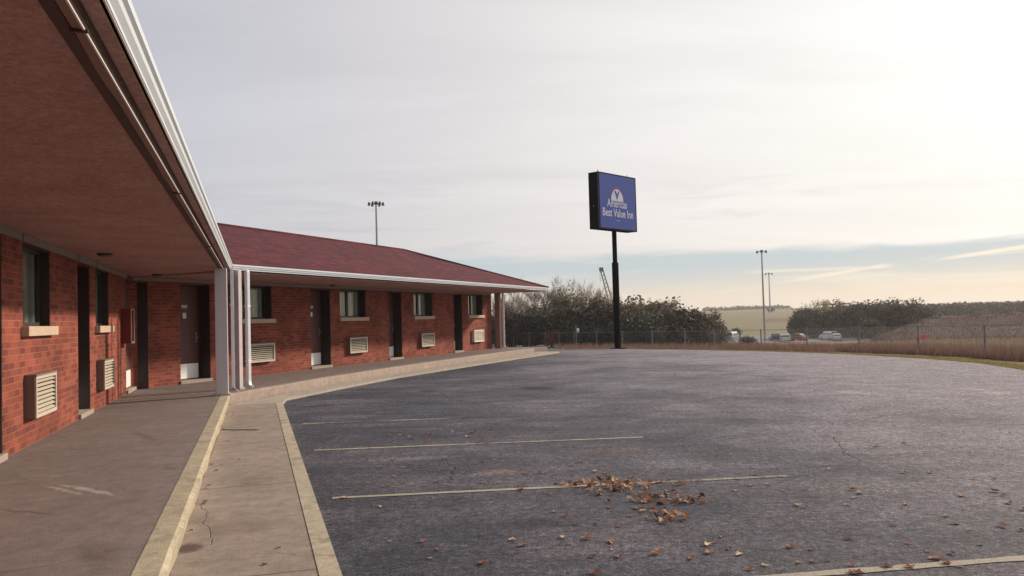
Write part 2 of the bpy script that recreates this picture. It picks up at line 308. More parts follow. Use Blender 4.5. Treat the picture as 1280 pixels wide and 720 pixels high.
# ------------------------------------------------------------------ mesh builder
class MB:
    def __init__(s): s.v = []; s.f = []; s.mi = []; s.cur = 0
    def add(s, vs, fs, T=None):
        o = len(s.v)
        s.v += [tuple(T @ Vector(p)) if T else tuple(p) for p in vs]
        s.f += [tuple(i+o for i in f) for f in fs]; s.mi += [s.cur]*len(fs)
        return s
    def box(s, a, b, T=None):
        x0, y0, z0 = (min(p, q) for p, q in zip(a, b)); x1, y1, z1 = (max(p, q) for p, q in zip(a, b))
        return s.add([(x0, y0, z0), (x1, y0, z0), (x1, y1, z0), (x0, y1, z0), (x0, y0, z1), (x1, y0, z1), (x1, y1, z1), (x0, y1, z1)],
                     [(0, 3, 2, 1), (4, 5, 6, 7), (0, 1, 5, 4), (1, 2, 6, 5), (2, 3, 7, 6), (3, 0, 4, 7)], T)
    def quad(s, *p, T=None): return s.add(p, [tuple(range(len(p)))], T)
    def tube(s, pts, rs, n=8, caps=True, T=None):
        pts = [Vector(p) for p in pts]
        if not isinstance(rs, (list, tuple)): rs = [rs]*len(pts)
        vs, fs = [], []
        prev = None
        for i, p in enumerate(pts):
            d = (pts[min(i+1, len(pts)-1)]-pts[max(i-1, 0)]).normalized()
            if prev is None:
                a = d.orthogonal().normalized()
            else:
                a = (prev-d*prev.dot(d)); a = a.normalized() if a.length > 1e-6 else d.orthogonal().normalized()
            prev = a; bb = d.cross(a)
            for k in range(n):
                th = 2*math.pi*k/n+math.pi/n
                vs.append(p+(a*math.cos(th)+bb*math.sin(th))*rs[i])
        for i in range(len(pts)-1):
            for k in range(n):
                k2 = (k+1) % n
                fs.append((i*n+k, i*n+k2, (i+1)*n+k2, (i+1)*n+k))
        if caps: fs += [tuple(range(n))[::-1], tuple((len(pts)-1)*n+k for k in range(n))]
        return s.add(vs, fs, T)
    def prism(s, poly, z0, z1, T=None):          # poly: xy points
        n = len(poly)
        vs = [(p[0], p[1], z0) for p in poly]+[(p[0], p[1], z1) for p in poly]
        fs = [tuple(range(n))[::-1], tuple(range(n, 2*n))]+[(i, (i+1) % n, n+(i+1) % n, n+i) for i in range(n)]
        return s.add(vs, fs, T)
    def extrude(s, prof, M_, u0, u1, closed=True): # profile (y,z) swept along local x
        n = len(prof)
        vs = [(u0, y, z) for y, z in prof]+[(u1, y, z) for y, z in prof]
        fs = [(i, (i+1) % n, n+(i+1) % n, n+i) for i in range(n if closed else n-1)]
        if closed: fs += [tuple(range(n))[::-1], tuple(range(n, 2*n))]
        return s.add(vs, fs)
    def build(s, name, mats, parent=None, M_=None, fix=True, smooth=False, bevel=0):
        me = bpy.data.meshes.new(name); me.from_pydata(s.v, [], s.f)
        if not isinstance(mats, (list, tuple)): mats = [mats]
        for m in mats: me.materials.append(m)
        if len(mats) > 1: me.polygons.foreach_set('material_index', s.mi)
        if fix:
            bm = bmesh.new(); bm.from_mesh(me); bmesh.ops.recalc_face_normals(bm, faces=bm.faces[:]); bm.to_mesh(me); bm.free()
        if smooth:
            me.polygons.foreach_set('use_smooth', [True]*len(me.polygons))
        me.update()
        o = bpy.data.objects.new(name, me); C.objects.link(o)
        if parent is not None:
            o.parent = parent
            if M_ is not None: o.matrix_parent_inverse = world_of(parent).inverted()
        if M_ is not None: o.matrix_basis = M_
        if bevel:
            bv = o.modifiers.new('bevel', 'BEVEL'); bv.width = bevel; bv.segments = 2; bv.limit_method = 'ANGLE'
        return o
def world_of(o):
    m = o.matrix_parent_inverse @ o.matrix_basis if o.parent else o.matrix_basis.copy()
    return world_of(o.parent) @ m if o.parent else m
def tag(o, label=None, cat=None, group=None, kind=None):
    if label: o['label'] = label
    if cat: o['category'] = cat
    if group: o['group'] = group
    if kind: o['kind'] = kind
    return o
def thing(name, label, cat, p=(0, 0, 0), rz=0, group=None):
    o = bpy.data.objects.new(name, None); C.objects.link(o); o.empty_display_size = .2
    o.matrix_basis = Matrix.Translation(Vector(p)) @ Matrix.Rotation(rz, 4, 'Z')
    return tag(o, label, cat, group)
kids = {}
def copy_tree(o, parent=None):
    c = o.copy(); C.objects.link(c)
    if parent: c.parent = parent
    for ch in [x for x in bpy.data.objects if x.parent == o]: copy_tree(ch, c)
    return c
def place(o, p, rz=0, s=1.0, sz=None):
    o.matrix_basis = Matrix.Translation(Vector(p)) @ Matrix.Rotation(rz, 4, 'Z') @ Matrix.Diagonal((s, s, sz or s, 1))

# ------------------------------------------------------------------ terrain
def lerp_tab(tab, x):
    if x <= tab[0][0]: return tab[0][1]
    for (a, va), (b, vb) in zip(tab, tab[1:]):
        if x <= b:
            f = (x-a)/(b-a); return va+(vb-va)*f
    return tab[-1][1]
EDGE = [(-3000, 60), (200, 60), (560, 42), (640, 36.5), (706, 33.6), (770, 34.7), (900, 31), (1060, 25.9), (1200, 21.2), (1280, 17.5), (1500, 12.6), (2000, 8), (4000, 3.2)]
FENCE = [(560, 79), (620, 74), (660, 70.5), (716, 67), (744, 65), (776, 63), (813, 60.5), (854, 57.5), (890, 54.7), (923, 52.2), (949, 50), (1006, 45.6), (1071, 40.5), (1145, 35.8), (1228, 31), (1300, 27.6), (1400, 23.6), (1600, 18.2), (2400, 10), (6000, 3.4)]
FZ = [(560, -1.1), (716, -1.1), (813, -1.05), (950, -.92), (1071, -.72), (1145, -.63), (1228, -.55), (1400, -.45), (4000, -.3)]
COLS = [-3000, 300, 640, 800, 950, 1070, 1150, 1280, 1600, 4000]
ROWS = {75: [-1, -1.2, -1.2, -1.5, -1.9, -1.7, -1.45, -1.5, -1.4, -1], 95: [-1, -1.5, -1.7, -2.1, -2.9, -2.7, -.55, .15, .6, .8], 104: [-1, -1.5, -1.8, -2.2, -3.1, -3.0, -.15, .48, .9, 1.0],
        122: [-1, -1.6, -2, -2.6, -3.6, -3.6, -1.4, -.2, .4, .5], 150: [-1, -2, -2.6, -3.1, -4.2, -4.3, -4.0, -3, -2, -1], 200: [-1, -2.2, -2.8, -3.2, -4.3, -4.3, -4.2, -3.5, -3, -2],
        300: [-1, -2, -2.5, -3, -3.2, -3.4, -3.5, -3.2, -3, -2], 500: [0, -1, -1, -1, -.4, -1, -1.5, -1.5, -1.5, 0], 800: [1, 1, 1.5, 2.2, 3.0, 2.2, 1.5, 1, 1, 1], 1050: [2, 2, 2.5, 3.4, 4.0, 3.5, 2.5, 2.0, 2, 2], 1500: [2]*10, 2400: [2]*10}
RY = sorted(ROWS)
def gz(px, Y):
    e = lerp_tab(EDGE, px); fy = max(lerp_tab(FENCE, px), e+4); fz = lerp_tab(FZ, px)
    tab = [(e, -.03), (e+2.5, -.10), (e+(fy-e)*.45, fz*.55), (fy, fz)]
    for r in RY:
        if r > fy+6: tab.append((r, lerp_tab(list(zip(COLS, ROWS[r])), px)))
    return lerp_tab(tab, Y)
def px_of(x, y): return 640+1050*x/max(y, .5) + .027*0
def gz_xy(x, y): return gz(px_of(x, y), y)
def on_ground(px, Y):
    X = (px-640)/1050*Y
    return Vector((X, Y, gz(px, Y)))
def build_terrain():
    pxs = [-3000, -1500, -700, -300, 0, 150, 300, 450]+list(range(540, 1420, 12))+[1450, 1500, 1600, 1800, 2100, 2500, 3200, 4000]
    Ys = [3, 6, 9, 12, 15, 17, 19, 21, 23, 25, 26.5, 28, 29.5, 31, 32.5, 34, 35.5, 37, 39, 41, 43, 45, 47, 49, 51, 53, 56, 59, 62, 66, 70, 75, 80, 85, 90, 95, 98, 101, 104, 108, 113, 118, 124, 132, 142, 150, 165, 180, 200, 230, 265, 300, 350, 420, 500, 600, 700, 800, 920, 1050, 1300, 1700, 2400]
    V, F, Cc = [], [], []
    r = random.Random(3)
    for Y in Ys:
        for px in pxs:
            z = gz(px, Y)
            s = Y-lerp_tab(EDGE, px)
            if s > 4 and Y < 400: z += r.uniform(-.05, .05)*min(1, Y/60)
            V.append(((px-640)/1050*Y, Y, z))
            # ground cover
            verge = (.27, .225, .09); dry = (.25, .175, .10); mound = (.10, .066, .058); field = (.22, .195, .115); wood = (.10, .085, .05); russet = (.17, .10, .07)
            fy = lerp_tab(FENCE, px)
            if s < 3.2: c = verge if px > 1040 else russet
            elif Y < fy+3: c = dry if px > 930 else wood
            elif Y < 64 and px > 1050: c = (.20, .14, .10)
            elif px > 1075 and Y < 135: c = mound
            elif Y < 145: c = dry if px > 900 else wood
            elif px > 1060 and Y < 420: c = wood
            else:
                c = field
                if 330 < Y < 400 and px > 955: c = (.17, .095, .075)
                if Y > 900: c = (.15, .15, .09)
            Cc.append(c)
    n = len(pxs)
    for j in range(len(Ys)-1):
        for i in range(n-1):
            F.append((j*n+i, j*n+i+1, (j+1)*n+i+1, (j+1)*n+i))
    # the near strip and the ground behind the viewer
    o = len(V)
    for p in [(-400, -300, -.03), (400, -300, -.03), (400, -5, -.03), (-400, -5, -.03)]: V.append(p); Cc.append((.20, .17, .06))
    F.append((o, o+1, o+2, o+3))
    F.append((o+3, o+2, n-1, 0)) if False else None
    F.append(tuple([o+3, o+2]+[i for i in range(n-1, -1, -1)]))
    F = [f for f in F if f]
    mb = MB(); mb.v = V; mb.f = F; mb.mi = [0]*len(F)
    ob = mb.build('ground', M['terrain'], fix=True)
    ca = ob.data.color_attributes.new('cover', 'FLOAT_COLOR', 'POINT')
    for i, c in enumerate(Cc): ca.data[i].color = (*c, 1)
    tag(ob, kind='structure')
build_terrain()

# ------------------------------------------------------------------ lot, walks, kerbs
ZS, ZW = .20, .05
kR = [ground(x, y, ZS).xy for x, y in [(300, 489), (400, 472), (500, 456), (600, 443), (640, 439), (672, 435.4)]]
kR[0] = Vector((-4.98, 14.66)); kR[1] = Vector((-4.12, 18.5)); kR[2] = Vector((-2.86, 22.7)); kR[3] = Vector((-1.03, 28.0)); kR[4] = Vector((-.02, 30.6)); kR[5] = Vector((.78, 32.4))
lotR = [ground(x, y, 0).xy for x, y in [(358, 502), (430, 485), (500, 472), (600, 457), (650, 449.5), (706, 441)]]
lotR = [Vector((-4.17, 15.4)), Vector((-3.62, 17.8)), Vector((-2.85, 20.6)), Vector((-1.05, 25.4)), Vector((.25, 28.7)), Vector((1.75, 32.3))]
def wl(u, off): return w(WL, u, -off).xy
def wr(u, off): return w(WR, u, -off).xy
lot = [wl(-9, .42)]+[wl(15.3-.1, .42)]+lotR[0:]+[Vector((1.2, 33.3)), Vector((-1.5, 35.5)), Vector((-1.5, 38.5)), Vector((1.5, 36.4)), Vector((4.2, 34.9)), Vector((7.5, 31)), Vector((9.2, 28.4)), Vector((10.3, 25.9)), Vector((11.1, 22.5)), Vector((11.2, 20.2)), Vector((10.75, 17.4)), Vector((10.2, 14)), Vector((10.0, 9)), Vector((10, -9))]
def sheet(name, poly, z, mat, kind='structure', M_=None):
    mb = MB()
    if M_ is not None:
        inv = M_.inverted(); poly = [(inv @ Vector((p[0], p[1], 0))).xy for p in poly]
    mb.add([(p[0], p[1], z) for p in poly], [tuple(range(len(poly)))])
    o = mb.build(name, mat, M_=M_, fix=False)
    if o.data.polygons[0].normal.z < 0: o.data.flip_normals()
    return tag(o, kind=kind)
# ragged asphalt edge
def rag(poly, a, r):
    out = []
    for i in range(len(poly)):
        p, q = poly[i], poly[(i+1) % len(poly)]
        n = max(1, int((q-p).length/.16)) if (q-p).length < 30 else 1
        for k in range(n):
            f = k/n; out.append(p.lerp(q, f)+Vector((r.uniform(-a, a), r.uniform(-a, a))))
    return out
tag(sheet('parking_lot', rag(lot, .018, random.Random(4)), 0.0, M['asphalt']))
# painted stall lines
rs = random.Random(5)
for i, (a, b, width) in enumerate([((-.73, 4.16), (4.4, 4.92), .085), ((-1.48, 6.76), (2.3, 7.16), .07), ((-2.23, 9.31), (1.45, 9.63), .07), ((-2.97, 11.78), (-.2, 12.02), .065), ((-3.72, 14.33), (-1.6, 14.60), .065), ((-.05, 1.5), (5.1, 2.3), .1)]):
    a, b = Vector(a), Vector(b); d = (b-a).normalized(); n = Vector((-d.y, d.x)); L = (b-a).length; K = 40
    vs, wv = [], []
    for k in range(K+1):
        p = a+d*L*k/K; ww = width/2*rs.uniform(.85, 1.1)
        vs += [(*(p+n*ww), .004), (*(p-n*ww), .004)]
        f = k/K; x = [.0, .02, .08, .2, .3, 0][i]+([0, .22, .08, .30, .3, 0][i])*max(0, f-.6)*2.5
        wv += [x, x]
    mb = MB(); mb.add(vs, [(2*k, 2*k+1, 2*k+3, 2*k+2) for k in range(K)])
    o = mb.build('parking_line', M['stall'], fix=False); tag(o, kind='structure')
    at_ = o.data.attributes.new('wear_sheen', 'FLOAT', 'POINT'); at_.data.foreach_set('value', wv)

# lower walk beside the left wing, and the apron along the far wing
def strip(name, pts_in, pts_out, z, th, mat, M_=None):
    mb = MB(); inv = M_.inverted() if M_ is not None else Matrix()
    poly = [(inv @ Vector((*p, 0))).xy for p in list(pts_in)+list(pts_out)[::-1]]
    mb.prism(poly, z-th, z)
    return tag(mb.build(name, mat, M_=M_), kind='structure')
cornerW = wl(15.2, .42)
strip('lower_walk', [wl(-9, -.47), wl(15.1, -.47)], [wl(-9, .30), wl(15.1, .30)], ZW, .3, M['apron'], WL)
strip('apron', [wl(15.103, -.46)]+[k+Vector((.05, -.02)) for k in kR[1:]]+[Vector((.95, 33.2))], [wl(15.103, .42)]+lotR+[Vector((1.75, 32.7))], ZW-.004, .3, M['apron2'])
# yellow painted lot-side edge, segmented with slight chips
strip('yellow_edge_band', [wl(-9, .303), wl(15.1, .303)], [wl(-9, .42), wl(15.1, .42)], ZW+.004, .3, M['yellow'], WL)
# raised walkway slab (both wings in one pour)
cj = Vector((-7.43, 16.45))
kR1 = kR[1:]
slab = [wl(-9, -3.0), wl(17, -3.0), wr(13.5, -13.4), wr(32.2, -13.4), wr(32.2, -10.9)]+[k+Vector((-.14, .06)) for k in kR1[::-1]]+[wl(15.4, -.62), wl(15.4, -.60), wl(-9, -.60)]
mb = MB(); inv = WL.inverted(); mb.prism([(inv @ Vector((*p, 0))).xy for p in slab], -.1, ZS)
tag(mb.build('walkway_slab', M['slab'], M_=WL), kind='structure')
# yellow kerb (left wing): slightly wavy, bevelled nose
mb = MB(); K = 70; rk = random.Random(8); vs = []
for k in range(K+1):
    u = -9+24.5*k/K; j = rk.uniform(-.008, .008); jz = rk.uniform(-.004, .004)
    vs += [(u, .599, -.05), (u, .599, ZS+.003), (u, .470+j*.3, ZS+.005+jz), (u, .445+j, ZS-.015+jz), (u, .470+j, ZW-.002), (u, .472, -.05)]
fs = []
for k in range(K):
    for i in range(5): fs.append((6*k+i, 6*k+i+1, 6*k+7+i, 6*k+6+i))
mb.add(vs, fs); tag(mb.build('kerb', M['yellow'], M_=WL), kind='structure')
# kerb of the far wing
mb = MB(); n = len(kR); vs = []
pk = []
for a, b in zip(kR, kR[1:]):
    m_ = max(2, int((b-a).length/.5))
    pk += [a.lerp(b, i/m_) for i in range(m_)]
pk.append(kR[-1]); dn = (kR[-1]-kR[0]).normalized(); nn = Vector((dn.y, -dn.x))
for p in pk:
    j = nn*rk.uniform(-.012, .012)
    for q, z in ((p-nn*.15, -.05), (p-nn*.15, ZS+.006), (p-nn*.02+j*.4, ZS+.006), (p+j, ZS-.02), (p+nn*.02+j, ZW-.01), (p+nn*.02, -.05)): vs.append((*q, z))
fs = []
for k in range(len(pk)-1):
    for i in range(5): fs.append((6*k+i, 6*k+i+1, 6*k+7+i, 6*k+6+i))
fs.append(tuple(range(6*(len(pk)-1), 6*len(pk))))
mb.add(vs, fs); tag(mb.build('kerb', M['kerb']), kind='structure')
# stains, patch and drain slot
def blob(name, c, rx, ry, z, mat, ang=0, seed=0):
    r = random.Random(seed); pts = []
    for k in range(26):
        th = 2*math.pi*k/26; q = 1+r.uniform(-.22, .22); x, y = rx*q*math.cos(th), ry*q*math.sin(th)
        pts.append((c[0]+x*math.cos(ang)-y*math.sin(ang), c[1]+x*math.sin(ang)+y*math.cos(ang), z))
    mb = MB(); mb.add(pts, [tuple(range(26))]); return tag(mb.build(name, mat), kind='structure')
a, b = ground(277, 537.5, ZW), ground(322, 537.5, ZW)
mb = MB(); mb.box((0, -.03, ZW-.02), ((b-a).length, .03, ZW+.005))
o = mb.build('drain_slot', M['dark'], M_=Matrix.Translation((a.x, a.y, 0)) @ Matrix.Rotation(math.atan2(b.y-a.y, b.x-a.x), 4, 'Z')); tag(o, kind='structure')

# ------------------------------------------------------------------ motel
ZT = 2.40                                    # underside of soffit
motel = thing('motel', 'long single-storey red brick motel with dark red hip roof, white gutters and covered walkway', 'motel', (-8, 14, ZS))
YL, YR = 2.29, 12.83
LW = [(9.73, 10.93), (13.84, 15.0), (5.2, 6.4)]                   # windows, left wing
RW = [(15.62, 17.03), (20.05, 21.43), (24.43, 25.77), (28.8, 30.15)]
LD = [(8.10, 8.98), (12.52, 13.36), (3.6, 4.45)]
RD = [(13.95, 14.86), (18.65, 19.57), (22.77, 23.60), (27.48, 28.22)]
def wall(name, M_, y, u0, u1, openings, th=.30):
    us = sorted({u0, u1, *[v for o in openings for v in o[:2]]}); zs = sorted({.0, ZT, *[v for o in openings for v in o[2:4]]})
    mb = MB()
    def solid(a, b, c, d):
        um, zm = (a+b)/2, (c+d)/2
        return not any(o[0] < um < o[1] and o[2] < zm < o[3] for o in openings)
    for a, b in zip(us, us[1:]):
        for c, d in zip(zs, zs[1:]):
            if solid(a, b, c, d): mb.quad((a, y, c), (b, y, c), (b, y, d), (a, y, d))
    for (a, b, c, d) in [o[:4] for o in openings]:
        yb = y+th
        mb.quad((a, y, c), (a, y, d), (a, yb, d), (a, yb, c)); mb.quad((b, y, c), (b, yb, c), (b, yb, d), (b, y, d))
        if d < ZT-.001: mb.quad((a, y, d), (b, y, d), (b, yb, d), (a, yb, d))
        if c > .2: mb.quad((a, y, c), (a, yb, c), (b, yb, c), (b, y, c))
    mb.quad((u0, y, 0), (u0, y, ZT), (u0, y+th, ZT), (u0, y+th, 0)); mb.quad((u1, y, 0), (u1, y+th, 0), (u1, y+th, ZT), (u1, y, ZT))
    return mb.build(name, M['brick'], motel, M_, fix=False)
WZL, WZR, DZ = (1.45, 2.32), (1.54, 2.33), 2.30
wall('wall', WL, YL, -9, 16.86, [(a, b, *WZL) for a, b in LW]+[(a, b, 0, DZ) for a, b in LD])
wall('wall', WR, YR, 12.34, 31.0, [(a, b, *WZR) for a, b in RW]+[(a, b, 0, DZ) for a, b in RD])
mb = MB(); mb.quad((31.0, YR, 0), (31.0, YR+8.2, 0), (31.0, YR+8.2, ZT), (31.0, YR, ZT)); mb.quad((12, YR+8.2, 0), (31, YR+8.2, 0), (31, YR+8.2, ZT), (12, YR+8.2, ZT))
mb.build('wall', M['brick'], motel, WR)
mb = MB(); mb.quad((-9, YL, 0), (-9, YL+7.2, 0), (-9, YL+7.2, ZT), (-9, YL, ZT)); mb.quad((-9, YL+7.2, 0), (19.5, YL+7.2, 0), (19.5, YL+7.2, ZT), (-9, YL+7.2, ZT))
mb.build('wall', M['brick'], motel, WL)

def window(M_, y, a, b, z0, z1, depth, mull, sillmat=None):
    yb = y+depth; fw = .045
    mb = MB(); mb.box((a, yb-.02, z0), (a+fw, yb+.04, z1)); mb.box((b-fw, yb-.02, z0), (b, yb+.04, z1)); mb.box((a+fw, yb-.02, z1-fw), (b-fw, yb+.04, z1)); mb.box((a+fw, yb-.02, z0), (b-fw, yb+.04, z0+fw))
    wn = mb.build('window', M['frame'], motel, M_)
    if mull:
        mm = a+(b-a)*.5; mb = MB(); mb.box((mm-.045, yb-.022, z0+fw), (mm+.045, yb+.042, z1-fw)); mb.build('mullion', M['frame'], wn, M_)
        panes = [(a+fw, mm-.045), (mm+.045, b-fw)]
    else: panes = [(a+fw, b-fw)]
    for p, q in panes:
        mb = MB(); mb.box((p, yb+.006, z0+fw), (q, yb+.012, z1-fw)); mb.build('pane', M['glass'], wn, M_)
    mb = MB(); K = 60; vs = []
    for k in range(K+1):
        u = a+(b-a)*k/K; yy = yb+.055+.022*math.sin(k*1.25+a)+.012*math.sin(k*.43)
        vs += [(u, yy, z0-.02), (u, yy, z1+.02)]
    mb.add(vs, [(2*k, 2*k+2, 2*k+3, 2*k+1) for k in range(K)]); mb.build('curtain', M['curtain'], wn, M_, smooth=True)
    mb = MB(); mb.box((a-.07, y-.075, z0-.105), (b+.07, y+depth-.023, z0-.002)); mb.build('sill', M['sill'], wn, M_, bevel=.006)
    mb = MB(); mb.box((b-.012, y+.006, z0+.002), (b-.002, yb-.022, z1-.002)); mb.box((a+.002, y+.006, z0+.002), (a+.012, yb-.022, z1-.002)); mb.box((a+.014, y+.006, z1-.012), (b-.014, yb-.022, z1-.002)); mb.build('reveal_shade', M['jamb'], wn, M_)  # dark liners carry the shade of the unlit brick reveals
    mb = MB(); mb.box((a, y+depth+.42, z0-.1), (b, y+depth+.43, z1+.1)); mb.build('room_backing', M['dark'], wn, M_)
for a, b in LW: window(WL, YL, a, b, *WZL, .12, False)
for a, b in RW: window(WR, YR, a, b, *WZR, .21, True)

def door(M_, y, a, b, depth, num=True, note=False, hinge=1, thw=None):
    yb = y+depth; zt = DZ
    mb = MB(); mb.box((a+.05, yb, .262), (b-.05, yb+.045, zt-.05)); d = mb.build('door', M['door'], motel, M_, bevel=.004)
    mb = MB(); mb.box((a, yb-.03, .20), (a+.05, yb+.06, zt)); mb.box((b-.05, yb-.03, .20), (b, yb+.06, zt)); mb.box((a+.05, yb-.03, zt-.05), (b-.05, yb+.06, zt))
    for s in (a-.0, b):                      # dark boards: shade of the unlit reveals put into colour
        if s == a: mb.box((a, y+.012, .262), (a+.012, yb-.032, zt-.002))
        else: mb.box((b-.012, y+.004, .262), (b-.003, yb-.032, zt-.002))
    mb.build('door_frame_and_reveal_shade', M['jamb'], d, M_)
    mb = MB(); mb.box((a+.075, yb-.005, .285), (b-.075, yb-.001, .60)); mb.build('kick_plate', M['kick'], d, M_)
    h = b-.13 if hinge > 0 else a+.13
    mb = MB(); mb.box((h-.025, yb-.008, 1.05), (h+.025, yb-.001, 1.28)); mb.tube([(h, yb-.006, 1.16), (h, yb-.06, 1.16)], .012); mb.tube([(h+.01, yb-.06, 1.16), (h-.11, yb-.06, 1.155)], .011); mb.tube([(h, yb-.003, 1.235), (h, yb-.022, 1.235)], .02, 10)
    mb.build('handle', M['steel'], d, M_)
    if num:
        mb = MB(); c = (a+b)/2-.02; mb.box((c-.085, yb-.006, 1.80), (c+.085, yb-.001, 1.87)); mb.build('number_plate', M['plate'], d, M_)
        if note:
            mb = MB(); mb.box((c-.05, yb-.006, 1.58), (c+.05, yb-.001, 1.70)); mb.build('notice', M['paper'], d, M_)
        else:
            mb = MB(); mb.tube([(c, yb-.006, 1.62), (c, yb+.001, 1.62)], .018, 10); mb.build('peephole', M['steel'], d, M_)
    mb = MB(); mb.box((a-.03, y-.04, .17), (b+.03, yb+.04, .262)); mb.build('threshold', M['threshold'], d, M_, bevel=.008)
for a, b in LD: door(WL, YL, a, b, .28)
for i, (a, b) in enumerate(RD): door(WR, YR, a, b, .28, note=i < 2)
door(WL, YL, 16.86, 17.98, .06, num=False)
mb = MB(); mb.box((17.98, YL-.25, 0), (18.02, YL+.10, DZ)); mb.build('door_jamb', M['jamb'], motel, WL)
mb = MB(); mb.box((16.86, YL, DZ), (18.05, YL+.1, ZT)); mb.build('door_header', M['door'], motel, WL)

# soffits, frieze boards, channel
Mi = Vector((-5.26, 15.73)); GZ0, GZ1 = 2.45, 2.545
def poly_slab(name, pts, z0, z1, mat, M_):
    inv = M_.inverted(); mb = MB(); mb.prism([(inv @ Vector((*p, 0))).xy for p in pts], z0, z1); return mb.build(name, mat, motel, M_)
inner = Vector((-7.43, 16.45))
poly_slab('soffit', [wl(-9, -.55), wl(15.95, -.55), w(WL, 18.4, 2.7).xy, wl(-9, -2.7)], ZT, ZT+.03, M['soffit'], WL)
mR = Vector((-5.36, 15.76))
poly_slab('soffit', [mR, wr(31.4, -10.62), wr(31.4, -21.2), wr(31.0, -13.2), w(WL, 18.4, 2.7).xy+Vector((.02, .0))], ZT+.003, ZT+.033, M['soffit'], WR)
poly_slab('soffit', [wl(-9, -.445), Mi+Vector((-.02, 0)), mR, wl(-9, -.55)], GZ0-.012, GZ0, M['soffit'], WL)
mb = MB(); mb.box((-9, YL-.03, ZT-.075), (16.86, YL-.001, ZT-.001)); 
for a, b in LW+LD: mb.box((a-.12, YL-.045, ZT-.085), (b+.1, YL-.031, ZT-.003))
mb.build('frieze', M['frieze'], motel, WL)
mb = MB(); mb.box((12.4, YR-.03, ZT-.06), (31.0, YR-.001, ZT-.001)); mb.build('frieze', M['frieze'], motel, WR)
# dark strips standing in for contact shadow, and peeling metal channel under the eave
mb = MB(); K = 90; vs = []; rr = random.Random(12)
mb.box((-9, .568, ZT-.006), (15.6, .614, ZT-.001)); mb.build('shade_strip', M['board'], motel, WL)
mb = MB(); vs = []; K = 200
for k in range(K+1):
    u = -9+24.7*k/K; q = .005*max(0, math.sin(u*2.3)+math.sin(u*5.7)*.6)
    vs += [(u, .562+q, ZT-.010), (u, .536, ZT-.012), (u, .531, ZT-.012), (u, .531, GZ0-.014)]
mb.add(vs, [(4*k+i, 4*k+i+1, 4*k+5+i, 4*k+4+i) for k in range(K) for i in range(3)])
mb.build('metal_channel', M['conduit'], motel, WL)
mb = MB(); mb.box((-9, .524, ZT-.016), (15.7, .530, ZT-.008)); mb.build('channel_lip', M['lip'], motel, WL)
mb = MB(); mb.box((-9, .514, GZ0-.019), (15.7, .523, GZ0-.013)); mb.build('shade_strip', M['board'], motel, WL)
for u in (3.02, 6.6, 11.0):
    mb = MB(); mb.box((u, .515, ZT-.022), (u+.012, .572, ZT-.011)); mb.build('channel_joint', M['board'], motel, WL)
# gutters: K-style profile
def gutter(M_, y, u0, u1, m0=0, m1=0):
    prof = [(y+.01, GZ0), (y+.012, GZ0-.006), (y-.003, GZ0-.006), (y-.004, GZ0+.008), (y-.022, GZ0+.03), (y-.026, GZ0+.052), (y-.040, GZ0+.062), (y-.042, GZ1-.006), (y-.038, GZ1), (y-.030, GZ1), (y-.028, GZ1-.01), (y+.06, GZ1-.012), (y+.06, GZ0)]
    mb = MB(); n = len(prof); vs = []
    for u, mt in ((u0, m0), (u1, m1)):
        for yy, z in prof: vs.append((u+mt*(yy-y), yy, z))
    fs = [(i, (i+1) % n, n+(i+1) % n, n+i) for i in range(n)]+[tuple(range(n))[::-1], tuple(range(n, 2*n))]
    mb.add(vs, fs); return mb.build('gutter', M['gutter'], motel, M_)
uL = loc(WL, (*Mi, 0)).x; uR = loc(WR, (*Mi, 0)).x; tm = math.tan(rad(19))
gutter(WL, .44, -9, uL, 0, tm); gutter(WR, 10.55, uR, 31.4, -tm, 0)
# gutter lip
mb = MB(); mb.box((-9, .441, GZ0-.012), (uL-.05, .458, GZ0-.0065)); mb.build('gutter_lip', M['lip'], motel, WL)
# roof
RZ = 4.05
ridgeL = lambda u: w(WL, u, 5.1, RZ)
rj = Vector((-10.1, 15.56, RZ)); re = w(WR, 27.9, 15.0, RZ)
eL0, eM, eR1 = w(WL, -9.4, .42, GZ1+.01), Vector((*Mi, GZ1+.01)), w(WR, 31.45, 10.53, GZ1+.01)
eR2 = w(WR, 31.45, 21.0, GZ1+.01)
def roofface(pts, M_):
    inv = M_.inverted(); p = [inv @ Vector(q) for q in pts]
    mb = MB(); mb.add([tuple(q) for q in p]+[(q.x, q.y, q.z-.03) for q in p], [tuple(range(len(p))), tuple(range(len(p), 2*len(p)))[::-1]]+[(i, (i+1) % len(p), len(p)+(i+1) % len(p), len(p)+i) for i in range(len(p))])
    return mb.build('roof', M['roof'], motel, M_)
roofface([eL0, eM, rj, w(WL, -9.4, 5.1, RZ)], WL)
roofface([eM, eR1, re, rj], WR)
Mend = WR @ Matrix.Rotation(rad(90), 4, 'Z')
roofface([eR1, eR2, re], Mend)
roofface([w(WL, -9.4, 9.8, GZ1+.01), w(WL, -9.4, 5.1, RZ), rj, Vector((-14.6, 15.6, GZ1))], WL)
roofface([rj, re, eR2, Vector((-14.6, 15.6, GZ1))], WR)
mb = MB(); p, q = loc(WR, rj), loc(WR, re); mb.tube([p+Vector((0, 0, .0)), q+Vector((0, 0, .0))], .05, 8); mb.tube([loc(WR, re), loc(WR, eR1)], .045, 8); mb.build('ridge_cap', M['roof'], motel, WR)
